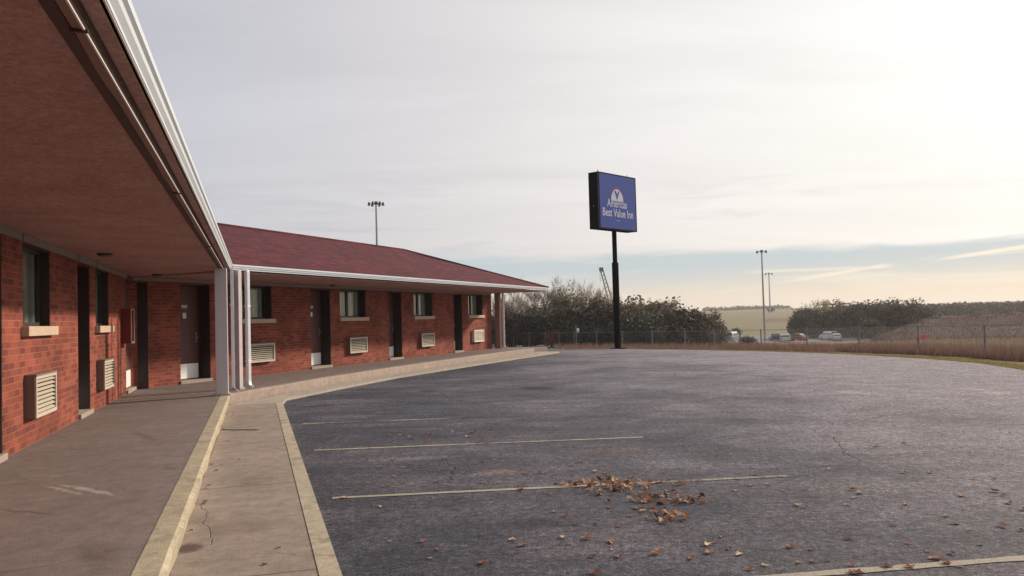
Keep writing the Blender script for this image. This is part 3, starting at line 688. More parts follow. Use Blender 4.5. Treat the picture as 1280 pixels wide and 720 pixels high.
# corner posts and downspouts
def post(p, wd, dp, mat, M_, z1=ZT, name='post'):
    l = loc(M_, (*p, 0)); mb = MB(); mb.box((l.x-dp/2, l.y-wd/2, ZS), (l.x+dp/2, l.y+wd/2, z1)); o = mb.build(name, mat, motel, M_, bevel=.008)
    mb = MB(); mb.box((l.x-dp/2-.03, l.y-wd/2-.03, ZS-.01), (l.x+dp/2+.03, l.y+wd/2+.03, ZS+.035)); mb.build('post_base', M['yellow'], o, M_, bevel=.01)
post(wl(15.38, -.570), .20, .20, M['lav'], WL, ZT-.001)
post(Vector((-5.16, 15.80)), .10, .10, M['post2'], WR, GZ0-.02)
def downspout(p, M_, size=(.085, .065), mat='spout'):
    l = loc(M_, (*p, 0)); a, b = size; mb = MB()
    mb.box((l.x-a/2, l.y-b/2, .34), (l.x+a/2, l.y+b/2, GZ0+.005))
    for s in (-1, 0, 1): mb.box((l.x+s*a*.3-.006, l.y-b/2-.004, .34), (l.x+s*a*.3+.006, l.y-b/2-.0005, GZ0-.02))
    # curved elbow kicking out towards the lot
    prev = None; vs = []
    for k in range(6):
        th = rad(78)*k/5; y = l.y-.13*(1-math.cos(th)); z = .34-.13*math.sin(th)
        for dx, dr in ((-a/2, -b/2), (a/2, -b/2), (a/2, b/2), (-a/2, b/2)):
            vs.append((l.x+dx, y+dr*math.cos(th), z+dr*math.sin(th)))
    fs = [(4*k+i, 4*k+(i+1) % 4, 4*k+4+(i+1) % 4, 4*k+4+i) for k in range(5) for i in range(4)]
    mb.add(vs, fs); d = mb.build('downspout', M[mat], motel, M_)
    for z in (.7, 1.75):
        mb = MB(); mb.box((l.x-a/2-.008, l.y-b/2-.008, z), (l.x+a/2+.008, l.y+b/2+.01, z+.03)); mb.build('bracket', M['spout'], d, M_)
downspout(Vector((-5.045, 15.12)), WL, (.055, .05)); downspout(Vector((-5.095, 16.15)), WR, (.075, .065))
post(wr(31.22, -12.62), .2, .2, M['endpost'], WR); downspout(wr(31.30, -12.42), WR, (.08, .07), 'kick')
mb = MB(); mb.box((31.0, YR+.02, 0), (31.1, YR+.3, ZT-.002)); mb.build('wall_end', M['jamb'], motel, WR)

# ------------------------------------------------------------------ through-wall air conditioners (things)
def ac_unit(mat, side):
    t = thing('air_conditioner', 'x', 'air conditioner')
    W_, H_, D_ = .92, .43, .115
    mb = MB(); mb.box((0, -D_+.02, 0), (.018, .06, H_)); mb.box((W_-.018, -D_+.02, 0), (W_, .06, H_)); mb.box((.018, -D_+.02, 0), (W_-.018, .06, .018)); mb.box((-.008, -D_-.004, H_-.003), (W_+.008, .06, H_+.016)); mb.box((.018, .02, .018), (W_-.018, .03, H_-.004))
    mb.build('housing', M[side], t)
    mb = MB(); mb.box((.02, -D_+.10, .02), (W_-.02, -D_+.112, H_-.006)); mb.build('core', M['dark'], t)
    mb = MB(); fr = .035
    mb.box((-.004, -D_, -.004), (fr, -D_+.018, H_-.005)); mb.box((W_-fr, -D_, -.004), (W_+.004, -D_+.018, H_-.005)); mb.box((fr, -D_, -.004), (W_-fr, -D_+.018, fr)); mb.box((fr, -D_, H_-fr), (W_-fr, -D_+.018, H_-.005))
    for k in range(8):
        z = fr+(H_-2*fr)*(k+.5)/8
        mb.add([(fr, -D_+.004, z-.014), (W_-fr, -D_+.004, z-.014), (W_-fr, -D_+.010, z-.014), (fr, -D_+.010, z-.014), (fr, -D_+.034, z+.010), (W_-fr, -D_+.034, z+.010), (W_-fr, -D_+.040, z+.010), (fr, -D_+.040, z+.010)],
               [(0, 3, 2, 1), (4, 5, 6, 7), (0, 1, 5, 4), (1, 2, 6, 5), (2, 3, 7, 6), (3, 0, 4, 7)])
    mb.build('grille', M[mat], t)
    return t
proto = ac_unit('ac', 'acside'); proto2 = ac_unit('ac2', 'ac2')
AC_G = 'air conditioners set in the brick walls'
first = True
for M_, y, u0, z, pr, lb in [(WL, YL, 9.76, .50, 0, 'cream louvred air conditioner nearest the camera, under the first window of the left wing'),
                             (WL, YL, 13.87, .49, 0, 'cream louvred air conditioner seen almost edge on under the second window of the left wing'),
                             (WL, YL, 5.3, .49, 0, 'cream louvred air conditioner on the left wing behind the viewer'),
                             (WR, YR, 16.06, .52, 0, 'cream louvred air conditioner partly hidden behind the white downspout at the inner corner'),
                             (WR, YR, 20.38, .53, 0, 'cream louvred air conditioner under the first full double window of the far wing'),
                             (WR, YR, 24.76, .53, 0, 'cream louvred air conditioner under the middle double window of the far wing'),
                             (WR, YR, 29.06, .53, 1, 'whitest air conditioner, at the far end of the brick wall next to the end post')]:
    if u0 == 5.3: continue
    if pr: o = proto2
    elif first: o = proto; first = False
    else: o = copy_tree(proto)
    o.matrix_basis = M_ @ Matrix.Translation((u0, y, z)); tag(o, lb, 'air conditioner', AC_G)

# extinguisher cabinet
t = thing('extinguisher_cabinet', 'dark red fire extinguisher cabinet with bright trimmed glass door on the shaded brick wall', 'fire cabinet')
t.matrix_basis = WL @ Matrix.Translation((16.30, YL, 1.13))
mb = MB(); mb.box((0, -.16, 0), (.012, -.0, .62)); mb.box((.38, -.16, 0), (.392, 0, .62)); mb.box((.012, -.16, 0), (.38, 0, .012)); mb.box((.012, -.16, .608), (.38, 0, .62)); mb.box((.012, -.012, .012), (.38, 0, .608)); mb.build('cabinet_box', M['red'], t)
mb = MB(); mb.box((-.004, -.175, 0), (.03, -.161, .62)); mb.box((.362, -.175, 0), (.396, -.161, .62)); mb.box((.03, -.175, 0), (.362, -.161, .03)); mb.box((.03, -.175, .59), (.362, -.161, .62)); d = mb.build('cabinet_door', M['chrome'], t)
mb = MB(); mb.box((.03, -.17, .03), (.362, -.166, .59)); mb.build('pane', M['glass'], d)
mb = MB(); mb.tube([(.35, -.176, .30), (.35, -.20, .30)], .012); mb.build('latch', M['steel'], d)
mb = MB(); mb.tube([(.19, -.085, .02), (.19, -.085, .36), (.19, -.085, .41), (.19, -.085, .43)], [.062, .062, .045, .018], 14); e = mb.build('extinguisher', M['redcyl'], t, smooth=False)
mb = MB(); mb.box((.17, -.10, .43), (.21, -.07, .47)); mb.box((.13, -.095, .47), (.25, -.08, .485)); mb.build('valve', M['dark'], e)

# small flush lights under the soffits
def soffit_light(M_, u, y, z, lb):
    t = thing('ceiling_light', lb, 'ceiling light', group='lights under the walkway soffit'); t.matrix_basis = M_ @ Matrix.Translation((u, y, z))
    mb = MB(); mb.tube([(0, 0, 0), (0, 0, -.02)], .10, 16); mb.build('light_base', M['frame'], t)
    mb = MB(); mb.tube([(0, 0, -.02), (0, 0, -.04), (0, 0, -.05)], [.09, .075, .04], 16); mb.build('lens', M['smokeglass'], t)
soffit_light(WL, 17.0, 1.75, ZT-.001, 'small dark round soffit light in front of the inner corner doors')
soffit_light(WL, 12.2, 1.9, ZT-.001, 'small dark round soffit light close to the left wing wall')
soffit_light(WR, 19.0, 12.35, ZT, 'small dark round soffit light above the first door of the far wing')

# ------------------------------------------------------------------ pole sign
Ys = 36.0; a = at(748, 214.3, Ys); 
fa = rad(42); fd = Vector((math.sin(fa), math.cos(fa), 0)); fn = Vector((math.cos(fa), -math.sin(fa), 0))
SW, SH, SD = 2.85, 2.42, .55
zt = at(748, 214.0, Ys).z; zb = at(748, 285.2, Ys).z; SH = zt-zb
base = at(769, 433, Ys+1.0); 
sg = thing('pole_sign', 'tall blue motel pole sign with arched white logo on a black steel post', 'sign', (0, 0, 0))
MS = Matrix(((fd.x, -fn.x, 0, a.x), (fd.y, -fn.y, 0, a.y), (0, 0, 1, zb), (0, 0, 0, 1)))   # local x along the face, y into the cabinet
pz = gz(769, 37)
sg.matrix_basis = Matrix.Translation((MS @ Vector((SW*.5, SD/2, 0))).xy.to_3d()+Vector((0, 0, pz)))
mb = MB(); mb.box((0, .02, 0), (SW, SD-.02, SH)); 
for f0, f1 in (((0, 0, 0), (.05, .02, SH)), ((SW-.05, 0, 0), (SW, .02, SH)), ((.05, 0, 0), (SW-.05, .02, .05)), ((.05, 0, SH-.05), (SW-.05, .02, SH))): mb.box(f0, f1); mb.box((f0[0], SD-.02, f0[2]), (f1[0], SD, f1[2]))
cab = mb.build('cabinet', M['signblk'], sg, MS)
mb = MB(); mb.box((-.006, .03, 0.01), (.0, .05, SH-.01)); mb.tube([(-.004, .3, SH*.4), (.0, .3, SH*.4)], .03, 8); mb.build('edge_trim', M['signedge'], cab, MS)
mb = MB(); mb.box((.05, .006, .05), (SW-.05, .018, SH-.05)); face = mb.build('sign_face', M['signblue'], sg, MS)
mb = MB(); mb.box((.05, SD-.018, .05), (SW-.05, SD-.006, SH-.05)); mb.build('sign_face', M['signblue'], sg, MS)
for u in (.3, SW-.3):
    mb = MB(); mb.tube([(u, SD/2, SH), (u, SD/2, SH+.07), (u+.05, SD/2, SH+.10), (u, SD/2, SH+.13)], .015, 6); mb.build('lifting_eye', M['signblk'], cab, MS)
def text_mesh(body, size, cx, z, mat, name, sx=1):
    cu = bpy.data.curves.new('lettering', 'FONT'); cu.body = body; cu.size = size; cu.align_x = 'CENTER'; cu.extrude = .002; cu.offset = .006
    to = bpy.data.objects.new('lettering', cu); C.objects.link(to)
    dg = bpy.context.evaluated_depsgraph_get(); me = bpy.data.meshes.new_from_object(to.evaluated_get(dg))
    bpy.data.objects.remove(to); bpy.data.curves.remove(cu)
    me.materials.clear(); me.materials.append(M[mat])
    me.transform(Matrix.Translation((cx, .002, z)) @ Matrix.Rotation(rad(90), 4, 'X') @ Matrix.Diagonal((sx, 1, 1, 1)))
    o = bpy.data.objects.new(name, me); C.objects.link(o); o.parent = face; o.matrix_basis = Matrix.Identity(4)
    return o
text_mesh('Americas', .50, SW*.47, SH*.405, 'signwhite', 'lettering', .80)
text_mesh('Best Value Inn', .50, SW*.49, SH*.235, 'signwhite', 'lettering', .82)
mb = MB(); mb.box((SW*.44, .003, SH*.165), (SW*.53, .005, SH*.172)); mb.build('small_line', M['signwhite'], face)
# emblem: white half dome, red arc, dark forked bird shape
cx, cz, r1 = SW*.475, SH*.515, .47
mb = MB(); K = 24; mb.add([(cx+r1*math.cos(math.pi*k/K), .003, cz+r1*1.16*math.sin(math.pi*k/K)) for k in range(K+1)], [tuple(range(K+1))]); mb.build('emblem_dome', M['signwhite'], face, fix=False)
mb = MB(); vs = []
for k in range(K+1):
    th = rad(-2)+rad(150)*k/K
    for q in (r1+.02, r1+.065): vs.append((cx+q*math.cos(th), .003, cz+q*1.16*math.sin(th)))
mb.add(vs, [(2*k, 2*k+1, 2*k+3, 2*k+2) for k in range(K)]); mb.build('emblem_arc', M['signred'], face, fix=False)
mb = MB()
mb.add([(cx-.04, .0005, cz+.06), (cx+.03, .0005, cz+.12), (cx+.22, .0005, cz+.53), (cx+.03, .0005, cz+.38)], [(0, 1, 2, 3)])
mb.add([(cx-.05, .0008, cz+.08), (cx+.0, .0008, cz+.30), (cx-.10, .0008, cz+.48), (cx-.21, .0008, cz+.42), (cx-.12, .0008, cz+.28)], [(0, 1, 2, 3, 4)])
mb.build('emblem_bird', M['signblue'], face, fix=False)
pc = MS @ Vector((SW*.5, SD/2, 0)); pb = at(769, 433, pc.y)
mb = MB(); H1 = zb-.55
mb.tube([(0, 0, -.3), (0, 0, H1-pz-.9), (0, 0, H1-pz-.85), (0, 0, zb-pz)], [.15, .15, .105, .105], 14)
mb.build('pole', M['signblk'], sg, smooth=False)
mb = MB(); mb.box((-.3, -.3, -.1), (.3, .3, .04)); mb.build('base_plate', M['signblk'], sg)

# ------------------------------------------------------------------ high mast lights
def mast(label, px, py_top, Y, heads, scale=1.0, base_px=None):
    top = at(px, py_top, Y); b = Vector((top.x, Y, gz_xy(top.x, Y))); H = top.z-b.z
    t = thing('high_mast_light', label, 'light mast', b, group='tall mast lights')
    r0 = .17*scale
    mb = MB(); mb.tube([(0, 0, -.3), (0, 0, H*.5), (0, 0, H)], [r0*1.3, r0, r0*.7], 8); mb.build('pole', M['mast'], t)
    mb = MB(); mb.tube([(.55*scale*math.cos(a_*math.pi/6), .55*scale*math.sin(a_*math.pi/6), H-.05) for a_ in range(13)], .035*scale, 5)
    mb.tube([(-.55*scale, 0, H-.05), (.55*scale, 0, H-.05)], .05*scale, 5); mb.tube([(0, -.55*scale, H-.05), (0, .55*scale, H-.05)], .05*scale, 5); mb.box((-.2*scale, -.2*scale, H-.2), (.2*scale, .2*scale, H+.25*scale)); mb.build('ring', M['lamp'], t)
    for k in range(heads):
        th = 2*math.pi*k/heads+.2; x, y = 1.0*scale*math.cos(th), 1.0*scale*math.sin(th)
        mb = MB(); mb.tube([(x*.6, y*.6, H-.05), (x, y, H-.02)], .05*scale, 5)
        mb.tube([(x, y, H+.16*scale), (x, y, H+.05*scale), (x, y, H-.35*scale), (x, y, H-.36*scale)], [.09*scale, .14*scale, .21*scale, .15*scale], 8)
        mb.build('lamp_head', M['lamp'], t)
    return t
mast('tall mast light with round cluster of lamps rising behind the motel roof', 470, 254, 120, 6, 1.0)
mast('taller and nearer of the two mast lights on the right, beyond the fence', 952, 314, 150, 6, .9)
mast('shorter and farther of the two mast lights, on the hillside right of the taller one', 961, 342, 560, 6, 2.4)

# ------------------------------------------------------------------ crane
ct, cb = at(752, 337, 200), at(760, 366, 200)
cbase = Vector((cb.x+1.6, 200, gz(760, 200)))
t = thing('crane', 'distant dark lattice crane boom sticking up behind the trees left of the sign post', 'crane', cbase)
A, B = Vector((.4, 0, 2.0)), ct-cbase
ax = (B-A).normalized(); sx = ax.cross(Vector((0, 1, 0))).normalized(); sy = Vector((0, 1, 0))
mb = MB(); N = 14; ring = []
for k in range(N+1):
    wd = .55*(1-.45*k/N); c = A.lerp(B, k/N); ring.append([c+sx*wd*a_+sy*wd*b_ for a_, b_ in ((-1, -1), (1, -1), (1, 1), (-1, 1))])
for k in range(N):
    for i in range(4):
        mb.tube([ring[k][i], ring[k+1][i]], .09, 4, False); mb.tube([ring[k][i], ring[k+1][(i+1) % 4]], .05, 3, False)
mb.build('boom', M['crane'], t)
mb = MB(); mb.box(B-Vector((.55, .5, .4)), B+Vector((.35, .5, .5))); mb.tube([B+Vector((-.4, 0, 0)), B+Vector((-.4, 0, -3))], .04, 4); mb.build('boom_head', M['crane'], t)
mb = MB(); mb.box((-1.5, -1.5, 1.0), (2.5, 1.5, 3.0)); mb.box((-1.2, -1.5, 3.0), (.2, -.2, 4.0)); mb.build('cab', M['crane'], t)
for s in (-1, 1):
    mb = MB(); mb.tube([(-2.6, s*1.4, .5), (2.6, s*1.4, .5)], .55, 8); mb.box((-2.6, s*1.4-.35, 0), (2.6, s*1.4+.35, 1.0)); mb.build('track', M['tyre'], t)

# ------------------------------------------------------------------ chain link fence
FP = [620, 640, 660, 680, 697, 716, 744, 776, 813, 854, 890, 923, 949, 1006, 1071, 1145, 1228, 1310, 1400, 1500]
fpts = []
for px in FP:
    Y = lerp_tab(FENCE, px); X = (px-640)/1050*Y
    fpts.append(Vector((X, Y, gz(px, Y))))
fence = thing('chain_link_fence', 'galvanised chain link fence with thin posts along the edge of the rough grass', 'fence', fpts[10])
FH = 1.2
for p in fpts:
    mb = MB(); q = p-fpts[10]; mb.tube([q+Vector((0, 0, -.2)), q+Vector((0, 0, FH+.05)), q+Vector((0, 0, FH+.09))], [.036, .036, .01], 8); mb.build('fence_post', M['galv'], fence)
mb = MB()
for p, q in zip(fpts, fpts[1:]):
    L = (q-p).length; du = (q-p)/L; N = int(L/.10); o_ = fpts[10]
    for k in range(-int(FH/.10), N):
        for sgn in (1, -1):
            s0 = k*.10; s1 = s0+FH; z0, z1 = (0, FH) if sgn > 0 else (FH, 0)
            if s0 < 0: z0 += (FH/(s1-s0))*(-s0)*(1 if sgn > 0 else -1); s0 = 0
            if s1 > L: z1 -= (FH/FH)*(s1-L)*(1 if sgn > 0 else -1); s1 = L
            if s1-s0 < .02: continue
            a_, b_ = p+du*s0+Vector((0, 0, z0))-o_, p+du*s1+Vector((0, 0, z1))-o_
            nrm = Vector((-du.y, du.x, 0)); h = Vector((0, 0, .0016))
            mb.add([a_-h, b_-h, b_+h, a_+h, a_+nrm*.002, b_+nrm*.002], [(0, 1, 2, 3), (3, 2, 5, 4), (0, 4, 5, 1)])
    mb.tube([p-o_+Vector((0, 0, FH)), q-o_+Vector((0, 0, FH))], .012, 4, False)
mb.build('wire_mesh', M['galv'], fence, fix=False)
# small posts near the fence
p = on_ground(718.5, 64); t = thing('marker_post', 'thin grey post with small white oval plate by the fence left of the sign', 'post', p)
mb = MB(); mb.tube([(0, 0, -.2), (0, 0, 1.75)], .04, 8); mb.build('post', M['galv'], t)
mb = MB(); mb.tube([(.13, -.05, 1.15), (.13, -.05, 1.27), (.13, -.05, 1.42), (.13, -.05, 1.5)], [.05, .11, .11, .05], 10); mb.build('plate', M['carwhite'], t)
p = on_ground(1152, 60); top = at(1152, 421.5, 60)
t = thing('round_marker', 'round red orange marker disc on a short post in the dry grass', 'marker', p)
hz = top.z-p.z
mb = MB(); mb.tube([(0, 0, -.1), (0, 0, hz)], .03, 6); mb.build('post', M['galv'], t)
mb = MB(); mb.tube([(0, -.05, hz), (0, -.03, hz)], .21, 18); mb.build('disc', M['orange'], t)

# ------------------------------------------------------------------ vehicles far off
def vehicle(name, label, px, Y, heading, paint, L=4.4, Wd=1.75, Hh=1.45, van=False):
    p = on_ground(px, Y); p.z += .02
    t = thing(name, label, 'car' if not van else 'van', p, heading, 'vehicles parked beyond the fence')
    hl = L/2; hb = .78
    if van: side = [(-hl, .35), (hl, .35), (hl, .85), (hl-.25, 1.0), (hl-.9, 1.08), (-hl, 1.08)]; cabp = [(-hl+.03, 1.08), (hl-1.0, 1.08), (hl-1.6, Hh), (-hl+.15, Hh)]
    else: side = [(-hl, .35), (hl, .35), (hl+.02, .60), (hl-.2, .78), (hl-1.1, .90), (-hl+.5, .92), (-hl, .85)]; cabp = [(-hl+.35, .91), (hl-1.25, .90), (hl-2.0, Hh), (-hl+1.05, Hh)]
    mb = MB()
    def sect(prof, hw0, hw1, zlim):
        n = len(prof); vs = []
        for sgn in (-1, 1):
            for x, z in prof: vs.append((x, sgn*(hw1 if z > zlim else hw0), z))
        mb.add(vs, [tuple(range(n)), tuple(range(n, 2*n))[::-1]]+[(i, (i+1) % n, n+(i+1) % n, n+i) for i in range(n)])
    sect(side, Wd/2, Wd/2-.04, .8); sect(cabp, Wd/2-.06, Wd/2-.22, 1.2)
    body = mb.build('body', M[paint], t, bevel=.04)
    mb = MB(); (x0, z0), (x1, z1), (x2, z2), (x3, z3) = cabp; hw = Wd/2-.10
    mb.add([(x1+.012, -hw, z1+.06), (x1+.012, hw, z1+.06), (x2+.012+.02, hw-.15, z2-.06), (x2+.032, -hw+.15, z2-.06)], [(0, 1, 2, 3)]); mb.build('windscreen', M['carglass'], t, fix=False)
    mb = MB(); mb.add([(x0-.012, -hw, z0+.06), (x0-.012, hw, z0+.06), (x3-.03, hw-.15, z3-.06), (x3-.03, -hw+.15, z3-.06)], [(0, 1, 2, 3)]); mb.build('rear_window', M['carglass'], t, fix=False)
    for s in (-1, 1):
        mb = MB(); mb.add([(x0+.25, s*(Wd/2-.068), z0+.05), (x1-.25, s*(Wd/2-.068), z1+.05), (x2-.05, s*(Wd/2-.21), z2-.07), (x3+.05, s*(Wd/2-.21), z3-.07)], [(0, 1, 2, 3)]); mb.build('side_window', M['carglass'], t, fix=False)
        mb = MB(); mb.box((-hl-.01, s*(Wd/2-.3), .62), (-hl+.03, s*(Wd/2-.06), .80)); mb.build('tail_light', M['taillight'], t)
        mb = MB(); mb.box((hl-.05, s*(Wd/2-.36), .60), (hl+.03, s*(Wd/2-.08), .74)); mb.build('headlight', M['headlight'], t)
        for x in (-hl+.85, hl-.85):
            mb = MB(); mb.tube([(x, s*(Wd/2-.2), .32), (x, s*(Wd/2+.01), .32)], .32, 16); wv = mb.build('wheel', M['tyre'], t)
            mb = MB(); mb.tube([(x, s*(Wd/2+.0), .32), (x, s*(Wd/2+.02), .32)], .19, 12); mb.build('rim', M['hub'], wv)
vehicle('parked_van', 'white van parked at the foot of the dark trees, left of the white car', 1033.5, 153, rad(97), 'carwhite', 4.6, 1.6, 1.65, True)
vehicle('parked_car', 'white car parked at the foot of the dark trees beside the white van', 1043, 149, rad(72), 'carwhite', 4.0, 1.55, 1.35)
vehicle('parked_car', 'small dark blue car at the foot of the tall mast light', 966, 155, rad(80), 'cardark', 4.2)
vehicle('parked_car', 'low white car right of the small dark car, half hidden by grass', 979, 150, rad(75), 'carwhite', 4.2)
vehicle('parked_car', 'faded red car half hidden by the grass beyond the fence', 993, 151, rad(130), 'carred', 4.0)
vehicle('parked_van', 'silver blue van beside the dark trees, half behind the reddish grass', 913, 150, rad(55), 'carsilver', 4.4, 1.8, 1.75, True)
# road they stand on
mb = MB(); pr = [(px, Y) for px in range(860, 1121, 20) for Y in (144, 192)]
mb.add([on_ground(px, Y)+Vector((0, 0, .06)) for px, Y in pr], [(2*k, 2*k+2, 2*k+3, 2*k+1) for k in range(len(pr)//2-1)]); tag(mb.build('road', M['road']), kind='structure')

# ------------------------------------------------------------------ trees
def rv(r): 
    while True:
        v = Vector((r.uniform(-1, 1), r.uniform(-1, 1), r.uniform(-1, 1)))
        if .05 < v.length < 1: return v
def leafquad(mb, c, s, r):
    n = rv(r).normalized(); a = n.orthogonal().normalized()*s; b = n.cross(a)*.6
    mb.add([c-a, c+b*.9, c+a, c-b], [(0, 1, 2, 3)])
def tree_mesh(seed, H, spread, leaf, nleaf, lsize, bark, bushy=False, twigs=0, low=.45, name='tree', cat='tree'):
    r = random.Random(seed); tr = MB(); tips = []
    tw = MB()
    def limb(p, d, L, rad0, depth):
        pts, rr = [p], [rad0]; q = p.copy(); dd = d.copy(); n = 4
        for k in range(n):
            dd = (dd+rv(r)*.22+Vector((0, 0, .10))).normalized(); q = q+dd*L/n; pts.append(q.copy()); rr.append(rad0*(1-.72*(k+1)/n))
        tr.tube(pts, rr, 6 if depth == 0 else 4, False)
        if depth < 3:
            for k in range(5 if depth == 0 else 4):
                f = r.uniform(.25 if depth == 0 and bushy else .4, 1.0); i = min(n-1, int(f*n)); s = pts[i].lerp(pts[i+1], f*n-i)
                ang = r.uniform(0, 2*math.pi); side = Vector((math.cos(ang), math.sin(ang), r.uniform(.15, .9))).normalized()
                limb(s, (dd*.45+side*spread).normalized(), L*r.uniform(.45, .7), rad0*.45*(1-.4*f), depth+1)
        if depth >= 1: tips.extend([(pts[-1], dd), (pts[2], dd), (pts[3], dd)])
    stems = 3 if bushy else r.choice((2, 3))
    for k in range(stems):
        d = Vector((r.uniform(-.3, .3), r.uniform(-.3, .3), 1)).normalized() if stems > 1 else Vector((r.uniform(-.1, .1), 0, 1)).normalized()
        limb(Vector((r.uniform(-.2, .2)*stems, r.uniform(-.2, .2)*stems, -.2)), d, H*(.50 if bushy else .6), H*(.022 if bushy else .017), 0)
    lf = MB()
    for k in range(nleaf):
        if bushy and r.random() < low:
            v = rv(r); v = v.normalized()*(v.length**.45); th = math.atan2(v.y, v.x)
            lob = 1+.22*math.sin(3*th+seed)+.16*math.sin(5*th+v.z*4+seed*2)
            c = Vector((v.x*H*.40*lob, v.y*H*.40*lob, H*(.34+.32*v.z*lob)))
        else:
            p, d = r.choice(tips); c = p+rv(r)*H*(.10 if bushy else .085)
        if c.z < H*.05: continue
        leafquad(lf, c, lsize*r.uniform(.6, 1.3), r)
    for k in range(twigs):
        p, d = r.choice(tips); dd = (d+rv(r)*.7+Vector((0, 0, .45))).normalized(); L = H*r.uniform(.07, .16); side = rv(r).normalized()*.010*H/6
        q = p+dd*L*.5+rv(r)*.05*L; e = p+dd*L
        lf.cur = 1; lf.add([p-side, p+side, q+side*.6, e, q-side*.6], [(0, 1, 2, 3, 4)]); lf.cur = 0
    t = thing(name, 'x', cat)
    tr.build('trunk', M[bark], t, fix=False)
    lf.build('crown', [M[leaf], M['twig']], t, fix=False)
    zz_ = sorted(v[2] for v in lf.v); zs = zz_[int(len(zz_)*(.994 if bushy else .996))]; return t, zs
KIND = {}
def variant(k, *a, **kw):
    KIND[k] = []
    for s in range(kw.pop('n', 2)):
        t, h = tree_mesh(hash_seed(k)+s*17, *a, **kw); KIND[k].append([t, h, False])
def hash_seed(k): return sum(ord(c)*(i+3) for i, c in enumerate(k))
variant('bare', 6.5, .75, 'lf_olive', 260, .09, 'barkpale', twigs=3200, n=4)
variant('gold', 5.5, .85, 'lf_olive', 1300, .11, 'barkpale', twigs=2200, n=2)
variant('dark', 5.5, 1.0, 'lf_dark', 5200, .15, 'bark', bushy=True, twigs=500, n=3, name='tree')
variant('brown', 5.5, 1.0, 'lf_brown', 4600, .14, 'bark', bushy=True, twigs=900, n=3)
variant('shrub', 3.0, 1.2, 'lf_dark', 5200, .10, 'bark', bushy=True, n=2, low=.75, name='shrub', cat='shrub')
variant('olive', 4.5, 1.0, 'lf_olive', 3600, .14, 'bark', bushy=True, n=2)
variant('orange', 1.6, 1.0, 'lf_orange', 1100, .055, 'bark', bushy=True, n=1, name='shrub', cat='shrub')
variant('yellow', 5.5, .8, 'lf_gold', 2200, .13, 'bark', n=1)
rt = random.Random(21)
def plant(kind, px, ytop, Y, label, group, fat=1.0, vi=None):
    lst = KIND[kind]; e = lst[rt.randrange(len(lst)) if vi is None else vi]
    if not e[2]: o = e[0]; e[2] = True
    else: o = copy_tree(e[0])
    p = on_ground(px, Y); top = at(px, ytop, Y).z; s = (top-p.z)/e[1]
    o.matrix_basis = Matrix.Translation(p) @ Matrix.Rotation(rt.uniform(0, 6.28), 4, 'Z') @ Matrix.Diagonal((s*fat, s*fat, s, 1))
    tag(o, label, None, group)
GL = 'trees and shrubs behind the fence on the left'
for k, px, yt, Y, lb, fat in [
    ('bare', 600, 368, 86, 'bare tree mostly hidden behind the end of the brick wall', 1), ('bare', 628, 358, 82, 'bare grey tree showing under the motel eave next to the end downspout', 1.1), ('bare', 652, 356, 84, 'bare grey tree whose twigs show just below the tip of the motel eave', 1.1),
    ('bare', 672, 352, 80, 'bare grey tree rising right behind the end of the white gutter', 1), ('bare', 691, 347, 78, 'tallest bare grey tree just right of the motel roof tip', 1.0), ('gold', 711, 351, 77, 'tall tree with thin yellowish leaves, right of the tallest bare tree', .9),
    ('bare', 730, 352, 79, 'slim bare tree between the yellowish tree and the crane boom', .95), ('bare', 750, 358, 80, 'bare tree standing in front of the crane boom', 1), ('gold', 758, 364, 76, 'thin leaved olive tree touching the left side of the sign post', 1), 
    ('olive', 778, 374, 82, 'pale olive tree just right of the sign post', 1.1), ('gold', 788, 377, 90, 'small sparse tree right of the sign post', 1), ('olive', 806, 374, 92, 'light round topped tree with gaps, right of the sign', 1.1), ('gold', 822, 374, 92, 'sparse round topped tree to the right of the light round tree', 1.1),
    ('brown', 618, 392, 76, 'dark brown tree against the end downspout of the motel', 1.3), ('dark', 640, 390, 74, 'dark dense tree under the motel eave', 1.3), ('brown', 664, 386, 73, 'dark brown tree below the tip of the motel eave', 1.3), ('dark', 690, 382, 72, 'dark green tree below the tallest bare tree', 1.35),
    ('brown', 712, 378, 73, 'dark brown tree halfway between the motel and the sign post', 1.3), ('dark', 735, 376, 72, 'dark tree close to the left of the sign post', 1.3), ('brown', 757, 380, 71, 'brownish tree directly behind the sign post on its left', 1.3),
    ('dark', 782, 390, 70, 'dark green tree on the right edge of the sign post', 1.4), ('dark', 806, 388, 72, 'dark dense tree right of the sign, third from the post', 1.4), ('brown', 828, 385, 74, 'dark brown tree in the middle of the wood right of the sign', 1.4), ('dark', 848, 385, 76, 'broad dark tree near the right end of the wood beside the sign', 1.4),
    ('brown', 868, 387, 78, 'dark brown tree second from the right end of the left wood', 1.2), ('brown', 884, 390, 80, 'reddish brown tree at the right end of the left wood', 1.0), ('brown', 897, 411, 84, 'small brown bush at the very edge of the green field', .9),
    ('shrub', 635, 410, 76, 'dark low shrub at the corner of the walkway end', 1.3), ('shrub', 662, 407, 76, 'dark green shrub left of the orange bush', 1.4), ('shrub', 706, 408, 71, 'dark green shrub right of the orange bush', 1.4), ('shrub', 735, 406, 69, 'broad pale green shrub left of the sign post base', 1.5), ('shrub', 756, 410, 67.5, 'green shrub hard against the sign post base on its left', 1.3),
    ('shrub', 784, 397, 67, 'rounded green shrub right of the sign post base', 1.3), ('shrub', 803, 404, 66, 'rounded green shrub second to the right of the sign post base', 1.4), ('shrub', 833, 408, 70, 'dark shrub below the broad dark tree', 1.5), ('shrub', 862, 408, 74, 'dark shrub under the brown trees near the field', 1.5), ('shrub', 880, 415, 78, 'dark shrub beside the silver blue van', 1.1),
    ('orange', 686, 413, 69.5, 'small bright orange bush in front of the dark shrubs', 1.0)]:
    plant(k, px, yt, Y, lb, GL, fat)
